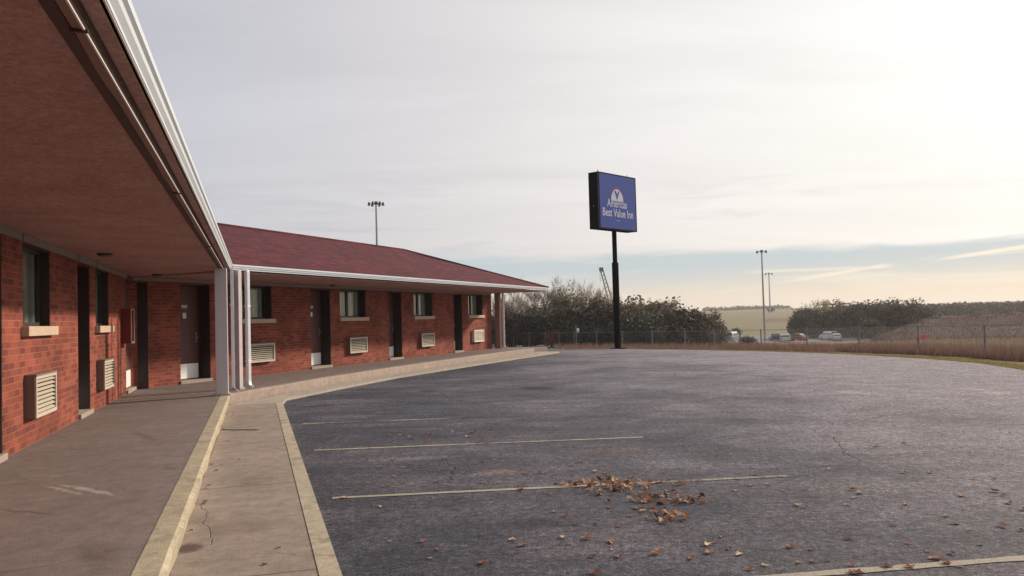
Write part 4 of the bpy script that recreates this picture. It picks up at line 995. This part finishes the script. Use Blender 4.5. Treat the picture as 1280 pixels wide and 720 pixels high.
GR = 'trees in the right hand wood beyond the parked cars'
for k, px, yt, Y, lb, fat in [
    ('dark', 996, 390, 165, 'dark tree at the left edge of the right wood next to the green field', .95), ('bare', 1010, 379, 172, 'pale bare tree near the left edge of the right wood', 1.0), ('brown', 1010, 388, 170, 'brown tree behind the faded red car', 1.5), ('yellow', 1028, 375, 178, 'golden yellow tree poking above the right wood', 1.0),
    ('dark', 1027, 386, 168, 'dark tree behind the white van', 1.5), ('bare', 1046, 376, 176, 'pale bare tree behind the white car', 1.4), ('brown', 1044, 382, 170, 'brown tree behind the white car', 1.5), ('olive', 1060, 377, 175, 'olive tree above the fence post, right of the golden tree', 1.5), ('dark', 1066, 386, 166, 'dark tree right of the white car', 1.5),
    ('brown', 1084, 380, 165, 'brown tree in the middle of the right wood', 1.5), ('dark', 1100, 379, 162, 'dark tree left of the tallest brown tree', 1.5), ('brown', 1117, 375, 160, 'tallest brown tree of the right wood, round topped', 1.5), ('brown', 1138, 376, 162, 'broad brown tree at the right end of the right wood', 1.5), ('dark', 1150, 386, 158, 'dark tree where the wood meets the brown mound', 1.4), ('dark', 1082, 398, 150, 'low dark tree at the foot of the brown mound', 1.5), ('dark', 1052, 402, 162, 'low dark bush directly behind the parked white car', 1.4), ('dark', 1008, 404, 164, 'low dark bush behind the faded red car', 1.3),
    ('shrub', 962, 384.5, 600, 'dark round tree on the far hillside at the foot of the farther mast light', 1.5), ('brown', 919, 410, 190, 'small brown bush alone in the green field', 1.2), ('brown', 932, 420, 66, 'low russet bush near the fence post below the green field', 1.5)]:
    plant(k, px, yt, Y, lb, GR if Y < 185 and Y > 100 else None, fat)
for k, l in KIND.items():
    for e in l:
        if not e[2]:
            for ch in [x for x in bpy.data.objects if x.parent == e[0]]: bpy.data.objects.remove(ch)
            bpy.data.objects.remove(e[0])
# far woods on the hills: one mass
r = random.Random(31); mb = MB()
def clump(c, s, n, ls):
    for k in range(n):
        v = rv(r); v.z = abs(v.z); p = c+Vector((v.x*s*1.2, v.y*s, v.z*s)); mb.cur = r.choice((0, 0, 1, 2)); leafquad(mb, p, ls*r.uniform(.6, 1.3), r)
for px in range(880, 985, 2):
    Y = r.uniform(880, 980); p = on_ground(px, Y); clump(p, r.uniform(3.0, 5.0), 60, 1.0)
for px in range(1140, 1430, 3):
    for j in range(2):
        Y = r.uniform(300, 420); p = on_ground(px, Y); yt = r.choice((381, 383, 384, 382, 379))-(px-1150)*.024; h = at(px, yt, Y).z-p.z; clump(p+Vector((0, 0, h*.3)), h*.7, 220, .6)
for px in range(-200, 640, 14):
    Y = r.uniform(150, 220); p = on_ground(px, Y); clump(p, r.uniform(4, 6), 90, .6)
o = mb.build('far_wood', [M['lf_brown'], M['lf_brown'], M['lf_olive']], fix=False); tag(o, 'low dark belt of far woods along the hills and behind the brown mound', 'woodland', kind='stuff')

# ------------------------------------------------------------------ grasses
def grass(name, label, spots, hmin, hmax, wid, mats, r):
    mb = MB()
    for p in spots:
        h = r.uniform(hmin, hmax); a = r.uniform(0, 6.28); wv = Vector((math.cos(a), math.sin(a), 0))*wid*r.uniform(.6, 1.4); ln = Vector((r.uniform(-.35, .35), r.uniform(-.35, .35), 1))*h
        mb.cur = r.choice(range(len(mats))); mb.add([p-wv, p+wv, p+ln*.6+wv*.5, p+ln], [(0, 1, 2, 3)])
    return tag(mb.build(name, [M[m_] for m_ in mats], fix=False), label, 'grass', kind='stuff')
r = random.Random(41); sp = []
while len(sp) < 26000:
    px = r.uniform(690, 1420); e, f = lerp_tab(EDGE, px), lerp_tab(FENCE, px)
    lo = f-2.2 if px > 1040 else e+(f-e)*.5
    Y = r.uniform(lo, f+5)
    if r.random() < .35 or px > 900: sp.append(on_ground(px, Y)-Vector((0, 0, .02)))
grass('dry_grass', 'tall dry russet and tan grass growing along the chain link fence', sp, .18, .55, .018, ['drygrass', 'redgrass', 'redgrass'], r)
sp = []
while len(sp) < 9000:
    px = r.uniform(1060, 1500); f = lerp_tab(FENCE, px); sp.append(on_ground(px, r.uniform(f+5, max(f+8, 62)))-Vector((0, 0, .02)))
grass('field_grass', 'pale tan rough grass between the fence and the brown mound', sp, .15, .45, .03, ['drygrass', 'redgrass', 'drygrass'], r)
sp = []
while len(sp) < 30000:
    px = r.uniform(1085, 1500); Y = r.uniform(64, 116); sp.append(on_ground(px, Y)-Vector((0, 0, .02)))
grass('mound_weeds', 'brown weeds covering the long low mound', sp, .06, .26, .022, ['moundweed', 'moundweed', 'lf_brown'], r)
sp = []
while len(sp) < 20000:
    px = r.uniform(880, 1480); e = lerp_tab(EDGE, px); wd = lerp_tab([(880, .25), (1040, .8), (1280, 3.5), (1500, 4)], px); sp.append(on_ground(px, e+r.uniform(-.05, wd))-Vector((0, 0, .01)))
grass('verge_grass', 'short yellow green mown grass strip along the right edge of the lot', sp, .03, .09, .008, ['verge', 'verge', 'drygrass'], r)

# ------------------------------------------------------------------ fallen leaves
def leaf_geo(r, s):
    K = 12; n = 11; pts = []
    for k in range(n):
        th = 2*math.pi*k/n; q = (1.0 if k % 2 == 0 else .62)*r.uniform(.85, 1.1); pts.append((math.cos(th)*s*.72*q, math.sin(th)*s*.5*q))
    c1, c2 = r.uniform(.3, 1.2), r.uniform(-.6, .9)
    def z(x, y): return s*(.06+c1*(y/s)**2*.9+c2*(x/s)**2*.6+.05)
    vs = [(0, 0, z(0, 0)*.6)]+[(x, y, max(.003, z(x, y))) for x, y in pts]
    fs = [(0, 1+k, 1+(k+1) % n) for k in range(n)]
    return vs, fs
rl = random.Random(51)
protos = {}
for kind, mname in (('brown', 'deadleaf'), ('pale', 'paleleaf'), ('dark', 'darkleaf')):
    protos[kind] = []
    for k in range(5):
        mb = MB(); mb.add(*leaf_geo(rl, .05)); me_o = mb.build('fallen_leaf', M[mname], fix=False); protos[kind].append([me_o, False])
LLAB = {'brown': 'single curled orange brown dead leaf lying on the asphalt', 'pale': 'single pale tan dead leaf lying on the asphalt', 'dark': 'single dark shrivelled dead leaf lying on the asphalt'}
LG = {'brown': 'orange brown leaves scattered on the asphalt', 'pale': 'pale leaves scattered on the asphalt', 'dark': 'dark shrivelled leaves scattered on the asphalt'}
def drop(kind, p, s):
    e = rl.choice(protos[kind])
    if not e[1]: o = e[0]; e[1] = True
    else: o = e[0].copy(); C.objects.link(o)
    o.matrix_basis = Matrix.Translation(p+Vector((0, 0, .002))) @ Matrix.Rotation(rl.uniform(0, 6.28), 4, 'Z') @ Matrix.Diagonal((s, s, s, 1))
    tag(o, LLAB[kind], 'leaf', LG[kind])
LP = [(500, 588, 'brown'), (505, 605, 'brown'), (604, 705, 'brown'), (655, 683, 'brown'), (656, 592, 'brown'), (640, 675, 'pale'), (705, 673, 'pale'), (735, 674, 'brown'), (765, 677, 'brown'), (741, 697, 'dark'), (774, 697, 'brown'), (820, 693, 'brown'), (822, 689, 'brown'), (745, 717, 'brown'),
      (886, 682, 'pale'), (888, 692, 'brown'), (864, 699, 'brown'), (652, 613, 'brown'), (687, 618, 'pale'), (694, 640, 'pale'), (706, 646, 'brown'), (762, 635, 'brown'), (797, 636, 'brown'), (774, 659, 'brown'), (788, 645, 'brown'), (823, 642, 'brown'), (716, 583, 'pale'), (713, 589, 'brown'), (727, 578, 'brown'), (744, 590, 'pale'), (756, 592, 'brown'), (790, 597, 'brown'), (832, 591, 'brown'), (700, 608, 'brown'), (604, 604, 'pale'),
      (482, 609, 'brown'), (493, 595, 'pale'), (547, 603, 'brown'), (432, 623, 'pale'), (478, 566, 'brown'), (492, 574, 'brown'), (557, 574, 'brown'), (534, 553, 'brown'), (486, 545, 'pale'), (498, 545, 'pale'), (513, 546, 'pale'), (515, 549, 'brown'), (538, 543, 'brown'), (541, 545, 'brown'), (562, 545, 'brown'), (566, 540, 'pale'), (574, 543, 'brown'), (584, 546, 'pale'), (590, 541, 'brown'), (600, 545, 'brown'), (604, 547, 'brown'), (613, 537, 'brown'), (685, 546, 'pale'), (617, 575, 'pale'), (628, 577, 'pale'), (602, 578, 'dark'), (675, 591, 'brown'), (683, 592, 'brown'), (548, 525, 'brown'), (384, 595, 'brown'), (402, 562, 'brown'), 
      (944, 594, 'brown'), (981, 614, 'brown'), (1007, 612, 'brown'), (961, 606, 'brown'), (998, 632, 'pale'), (1066, 613, 'brown'), (1077, 617, 'brown'), (1133, 631, 'brown'), (1181, 646, 'dark'), (1195, 655, 'dark'), (1116, 658, 'dark'), (1059, 674, 'dark'), (1136, 680, 'brown'), (1190, 692, 'dark'), (1175, 699, 'brown'), (1183, 706, 'brown'), (1164, 698, 'brown'), (1108, 709, 'dark'), (1138, 710, 'brown'), (989, 684, 'brown'), (937, 712, 'brown'), (924, 694, 'pale'), (1064, 716, 'brown'), (1072, 718, 'brown'), (1254, 658, 'brown'), (1278, 664, 'dark'), (1279, 638, 'brown'), (1243, 615, 'brown'), (1254, 619, 'dark'), (1261, 630, 'dark'), (1202, 620, 'brown'), (1129, 555, 'brown'), (1179, 557, 'brown'), (1094, 559, 'dark'), (1163, 591, 'dark'), (1130, 591, 'brown'), (974, 555, 'brown'), (960, 579, 'brown'), (1161, 551, 'brown'), (1200, 709, 'brown'), (1066, 707, 'brown'), (940, 607, 'brown')]
for px, py, k in LP: drop(k, ground(px+rl.uniform(-1, 1), py+rl.uniform(-.5, .5), 0), rl.uniform(.75, 1.25))
for i in range(70):
    px, py = rl.uniform(420, 1270), 500+210*rl.random()**.8
    g = ground(px, py, 0)
    if g.y > 13.5 or loc(WL, g).y > -.6: continue
    drop(rl.choice(('brown', 'dark', 'brown', 'pale')), g, rl.uniform(.45, .9))
# leaves caught along the asphalt edge and on the lower walk
for i in range(16):
    u = rl.uniform(5, 14.5); p = w(WL, u, -.42-rl.uniform(.01, .10)); p.z = 0; drop(rl.choice(('brown', 'dark')), p, rl.uniform(.5, .8))
LLAB['dark'] = 'dark dead leaf lying on the lower concrete walk'; LG['dark'] = 'leaves on the lower concrete walk'
for i in range(14):
    u = rl.uniform(4.5, 14); p = w(WL, u, .44-abs(rl.gauss(0, .06))); p.z = ZW; drop('dark', p, rl.uniform(.5, .8))
for px, py in ((331, 706), (349, 685), (300, 574)): 
    p = ground(px, py, ZW); drop('dark', p, .7)
for l in protos.values():
    for o, used in l:
        if not used: bpy.data.objects.remove(o)
# the heap by the second stall line
mb = MB(); 
def heap(px, py, sx, sy, n, lift):
    c = ground(px, py, 0)
    for k in range(n):
        x, y = rl.gauss(0, sx), rl.gauss(0, sy); vs, fs = leaf_geo(rl, .040*rl.uniform(.7, 1.3))
        hgt = lift*max(0, 1-(x/sx/2)**2-(y/sy/2)**2)*rl.random()
        T = Matrix.Translation(c+Vector((x, y, .003+hgt))) @ Euler((rl.gauss(0, .5), rl.gauss(0, .5), rl.uniform(0, 6.28))).to_matrix().to_4x4()
        mb.cur = rl.choice((0, 0, 0, 1, 2)); mb.add(vs, fs, T)
for a_ in [(752, 605, .13, .10, 43, .04), (745, 616, .05, .05, 8, .03), (770, 609, .16, .05, 20, .03), (795, 612, .10, .10, 18, .03), (806, 619, .13, .05, 21, .03), (838, 606, .16, .04, 8, .02), (845, 626, .18, .05, 34, .05), (862, 629, .07, .05, 18, .04), (842, 648, .09, .05, 18, .04), (700, 607, .08, .04, 7, .02), (826, 633, .10, .05, 5, .02), (815, 604, .2, .05, 8, .02), (833, 654, .07, .03, 5, .02)]: heap(*a_)
o = mb.build('leaf_heap', [M['deadleaf'], M['paleleaf'], M['darkleaf']], fix=False); tag(o, 'drifts of orange brown dead leaves heaped by the worn stall line', 'leaves', kind='stuff')

# ------------------------------------------------------------------ sky, sun, camera
SAZ, SEL = rad(54), rad(23)
wld = bpy.data.worlds.new('World'); bpy.context.scene.world = wld; wld.use_nodes = True
t = NT(wld.node_tree); bg = t.n['Background']
sky = t.node('ShaderNodeTexSky', sky_type='NISHITA', sun_disc=False, sun_elevation=SEL, sun_rotation=SAZ)
sky.dust_density = 2.0
tc = t.node('ShaderNodeTexCoord'); G = tc.outputs['Generated']
nv = t.node('ShaderNodeVectorMath', operation='NORMALIZE'); t.l.new(G, nv.inputs[0]); D = nv.outputs[0]
sp = t.node('ShaderNodeSeparateXYZ'); t.l.new(D, sp.inputs[0]); X, Y_, Z = sp.outputs
dt = t.node('ShaderNodeVectorMath', operation='DOT_PRODUCT'); t.l.new(D, dt.inputs[0]); dt.inputs[1].default_value = (math.sin(SAZ)*math.cos(SEL), math.cos(SAZ)*math.cos(SEL), math.sin(SEL))
dot = t.m('MULTIPLY_ADD', dt.outputs['Value'], .5, .5)
zz = t.m('ADD', t.m('MAXIMUM', Z, 0), .10)
cb = t.node('ShaderNodeCombineXYZ'); t.put(cb.inputs[0], t.m('DIVIDE', X, zz)); t.put(cb.inputs[1], t.m('DIVIDE', Y_, zz)); CP = cb.outputs[0]
STR = .1
def k(c): return tuple(v/STR for v in c)
deck = t.ramp(dot, [(0, (.40, .42, .49)), (.50, (.49, .51, .59)), (.62, (.565, .58, .645)), (.72, (.655, .645, .69)), (.80, (.775, .745, .755)), (.87, (.91, .875, .86)), (.92, (1.0, .98, .94)), (.95, (1.05, 1.05, 1.02)), (1, (1.1, 1.1, 1.05))])
n1 = t.noise(t.mapping(CP, (.35, 1.0, 1), rot=(0, 0, .5)), .9, 7, .6, .5); n2 = t.noise(t.mapping(CP, (.5, 1.3, 1), rot=(0, 0, -.2)), .35, 5, .55, .3)
tex = t.m('ADD', t.m('MULTIPLY_ADD', n1, .42, .79), t.m('MULTIPLY_ADD', n2, .40, -.20))
hs = t.node('ShaderNodeHueSaturation'); t.l.new(deck, hs.inputs['Color']); t.put(hs.inputs['Value'], tex)
# thin dusky bars low in the deck, warm base light
low = t.smooth(Z, .30, .08)
warm = t.mix(t.m('MULTIPLY', low, .34), hs.outputs[0], t.mix(t.smooth(dot, .60, .9), (.69, .68, .70), (1.0, .93, .84)))
bars = t.smooth(t.noise(t.mapping(D, (3, 3, 26)), 1.3, 6, .6, .4), .50, .68)
warm = t.mix(t.m('MULTIPLY', t.m('MULTIPLY', bars, t.smooth(Z, .22, .10)), t.m('MULTIPLY_ADD', dot, -1.0, 1.12)), warm, (.47, .47, .53))
# clear band under the deck
side = t.smooth(dot, .60, .95)
hor = t.mix(side, (.72, .71, .68), (.98, .80, .58)); blue = t.mix(side, (.54, .63, .70), (.56, .64, .67))
clear = t.mix(t.smooth(Z, .005, .060), hor, blue)
cir = t.smooth(t.noise(t.mapping(D, (2.2, 2.2, 30), (0, 0, .3)), 1.6, 6, .6, .6), .47, .68)
clear = t.mix(t.m('MULTIPLY', cir, .65), clear, t.mix(side, (.76, .75, .73), (.97, .86, .71)))
# contrails
sa = t.m('DIVIDE', X, t.m('MAXIMUM', Y_, .05)); sb = t.m('DIVIDE', Z, t.m('MAXIMUM', Y_, .05))
def streak(p0, p1, wd, amt, base):
    a, b = ray(*p0), ray(*p1); ax, az, bx, bz = a.x/a.y, a.z/a.y, b.x/b.y, b.z/b.y
    sl = (bz-az)/(bx-ax)
    d = t.m('ABSOLUTE', t.m('SUBTRACT', sb, t.m('MULTIPLY_ADD', sa, sl, az-sl*ax)))
    wob = t.m('MULTIPLY_ADD', t.noise(D, 30, 3), .0025, wd)
    f = t.m('MULTIPLY', t.smooth(t.m('DIVIDE', d, wob), 1.0, .2), t.m('MULTIPLY', t.smooth(sa, ax, ax+.06), t.smooth(sa, bx+.03, bx)))
    f = t.m('MULTIPLY', f, t.m('MULTIPLY', t.m('GREATER_THAN', Y_, .05), t.smooth(t.noise(t.mapping(D, (14, 14, 14)), 1, 4), .3, .55)))
    return t.m('MULTIPLY', f, amt)
for pa, pb, wd, am in (((960, 356), (1145, 325), .0022, .8), ((1150, 328), (1420, 287), .0024, .9), ((910, 341), (1120, 333), .0018, .5)):
    clear = t.mix(streak(pa, pb, wd, am, None), clear, (1.0, .90, .74))
sk = t.mix(1, sky.outputs[0], (1, 1, 1), 'MULTIPLY')
mp = t.node('ShaderNodeMix', data_type='RGBA'); 
edge = t.m('ADD', Z, t.m('MULTIPLY_ADD', t.noise(t.mapping(D, (2.5, 2.5, 14)), 1.5, 7, .6, .5), .036, -.018))
edge = t.m('ADD', edge, t.m('MULTIPLY', X, .012))
mask = t.smooth(edge, .069, .080)
cloud = t.mix(mask, clear, warm)
def scale10(c):
    n = t.node('ShaderNodeVectorMath', operation='SCALE'); t.put(n.inputs[0], c); n.inputs['Scale'].default_value = 1/STR; return n.outputs[0]
fin = t.mix(.94, sky.outputs[0], scale10(cloud))
fin = t.mix(t.smooth(Z, -.002, -.05), fin, (1.2, 1.1, .9))
t.put(bg.inputs[0], fin); bg.inputs[1].default_value = STR

sun = bpy.data.lights.new('sun', 'SUN'); sun.energy = 4.3; sun.angle = rad(3.5); sun.color = (1, .82, .64)
so = bpy.data.objects.new('sun', sun); C.objects.link(so)
sd = Vector((math.sin(SAZ)*math.cos(SEL), math.cos(SAZ)*math.cos(SEL), math.sin(SEL)))
so.rotation_euler = sd.to_track_quat('Z', 'Y').to_euler()

hm = bpy.data.materials.new('thin morning haze'); hm.use_nodes = True; hn = hm.node_tree
hn.nodes.clear(); ho = hn.nodes.new('ShaderNodeOutputMaterial'); hv = hn.nodes.new('ShaderNodeVolumePrincipled')
hv.inputs['Color'].default_value = (.93, .92, .93, 1); hv.inputs['Density'].default_value = .00032; hv.inputs['Anisotropy'].default_value = .3
hn.links.new(hv.outputs[0], ho.inputs['Volume'])
mb = MB(); mb.box((-9000, -320, -8), (9000, 2600, 26)); hz_ = mb.build('haze', hm); tag(hz_, 'thin pale haze lying over the fields and far trees', 'haze', kind='stuff')

cam = bpy.data.cameras.new('camera'); co = bpy.data.objects.new('camera', cam); C.objects.link(co)
c, s, cp, sn = math.cos(ROLL), math.sin(ROLL), math.cos(PITCH), math.sin(PITCH)
right = Vector((c, s*sn, -s*cp)); up = Vector((s, -c*sn, c*cp)); fwd = Vector((0, cp, sn))
co.matrix_world = Matrix(((right.x, up.x, -fwd.x, 0), (right.y, up.y, -fwd.y, 0), (right.z, up.z, -fwd.z, EYE), (0, 0, 0, 1)))
cam.sensor_width = 36; cam.lens = 36*FPX/1280; cam.clip_end = 20000; cam.clip_start = .05
sc = bpy.context.scene; sc.camera = co
sc.view_settings.view_transform = 'Standard'; sc.view_settings.look = 'None'; sc.view_settings.exposure = 0; sc.view_settings.gamma = 1
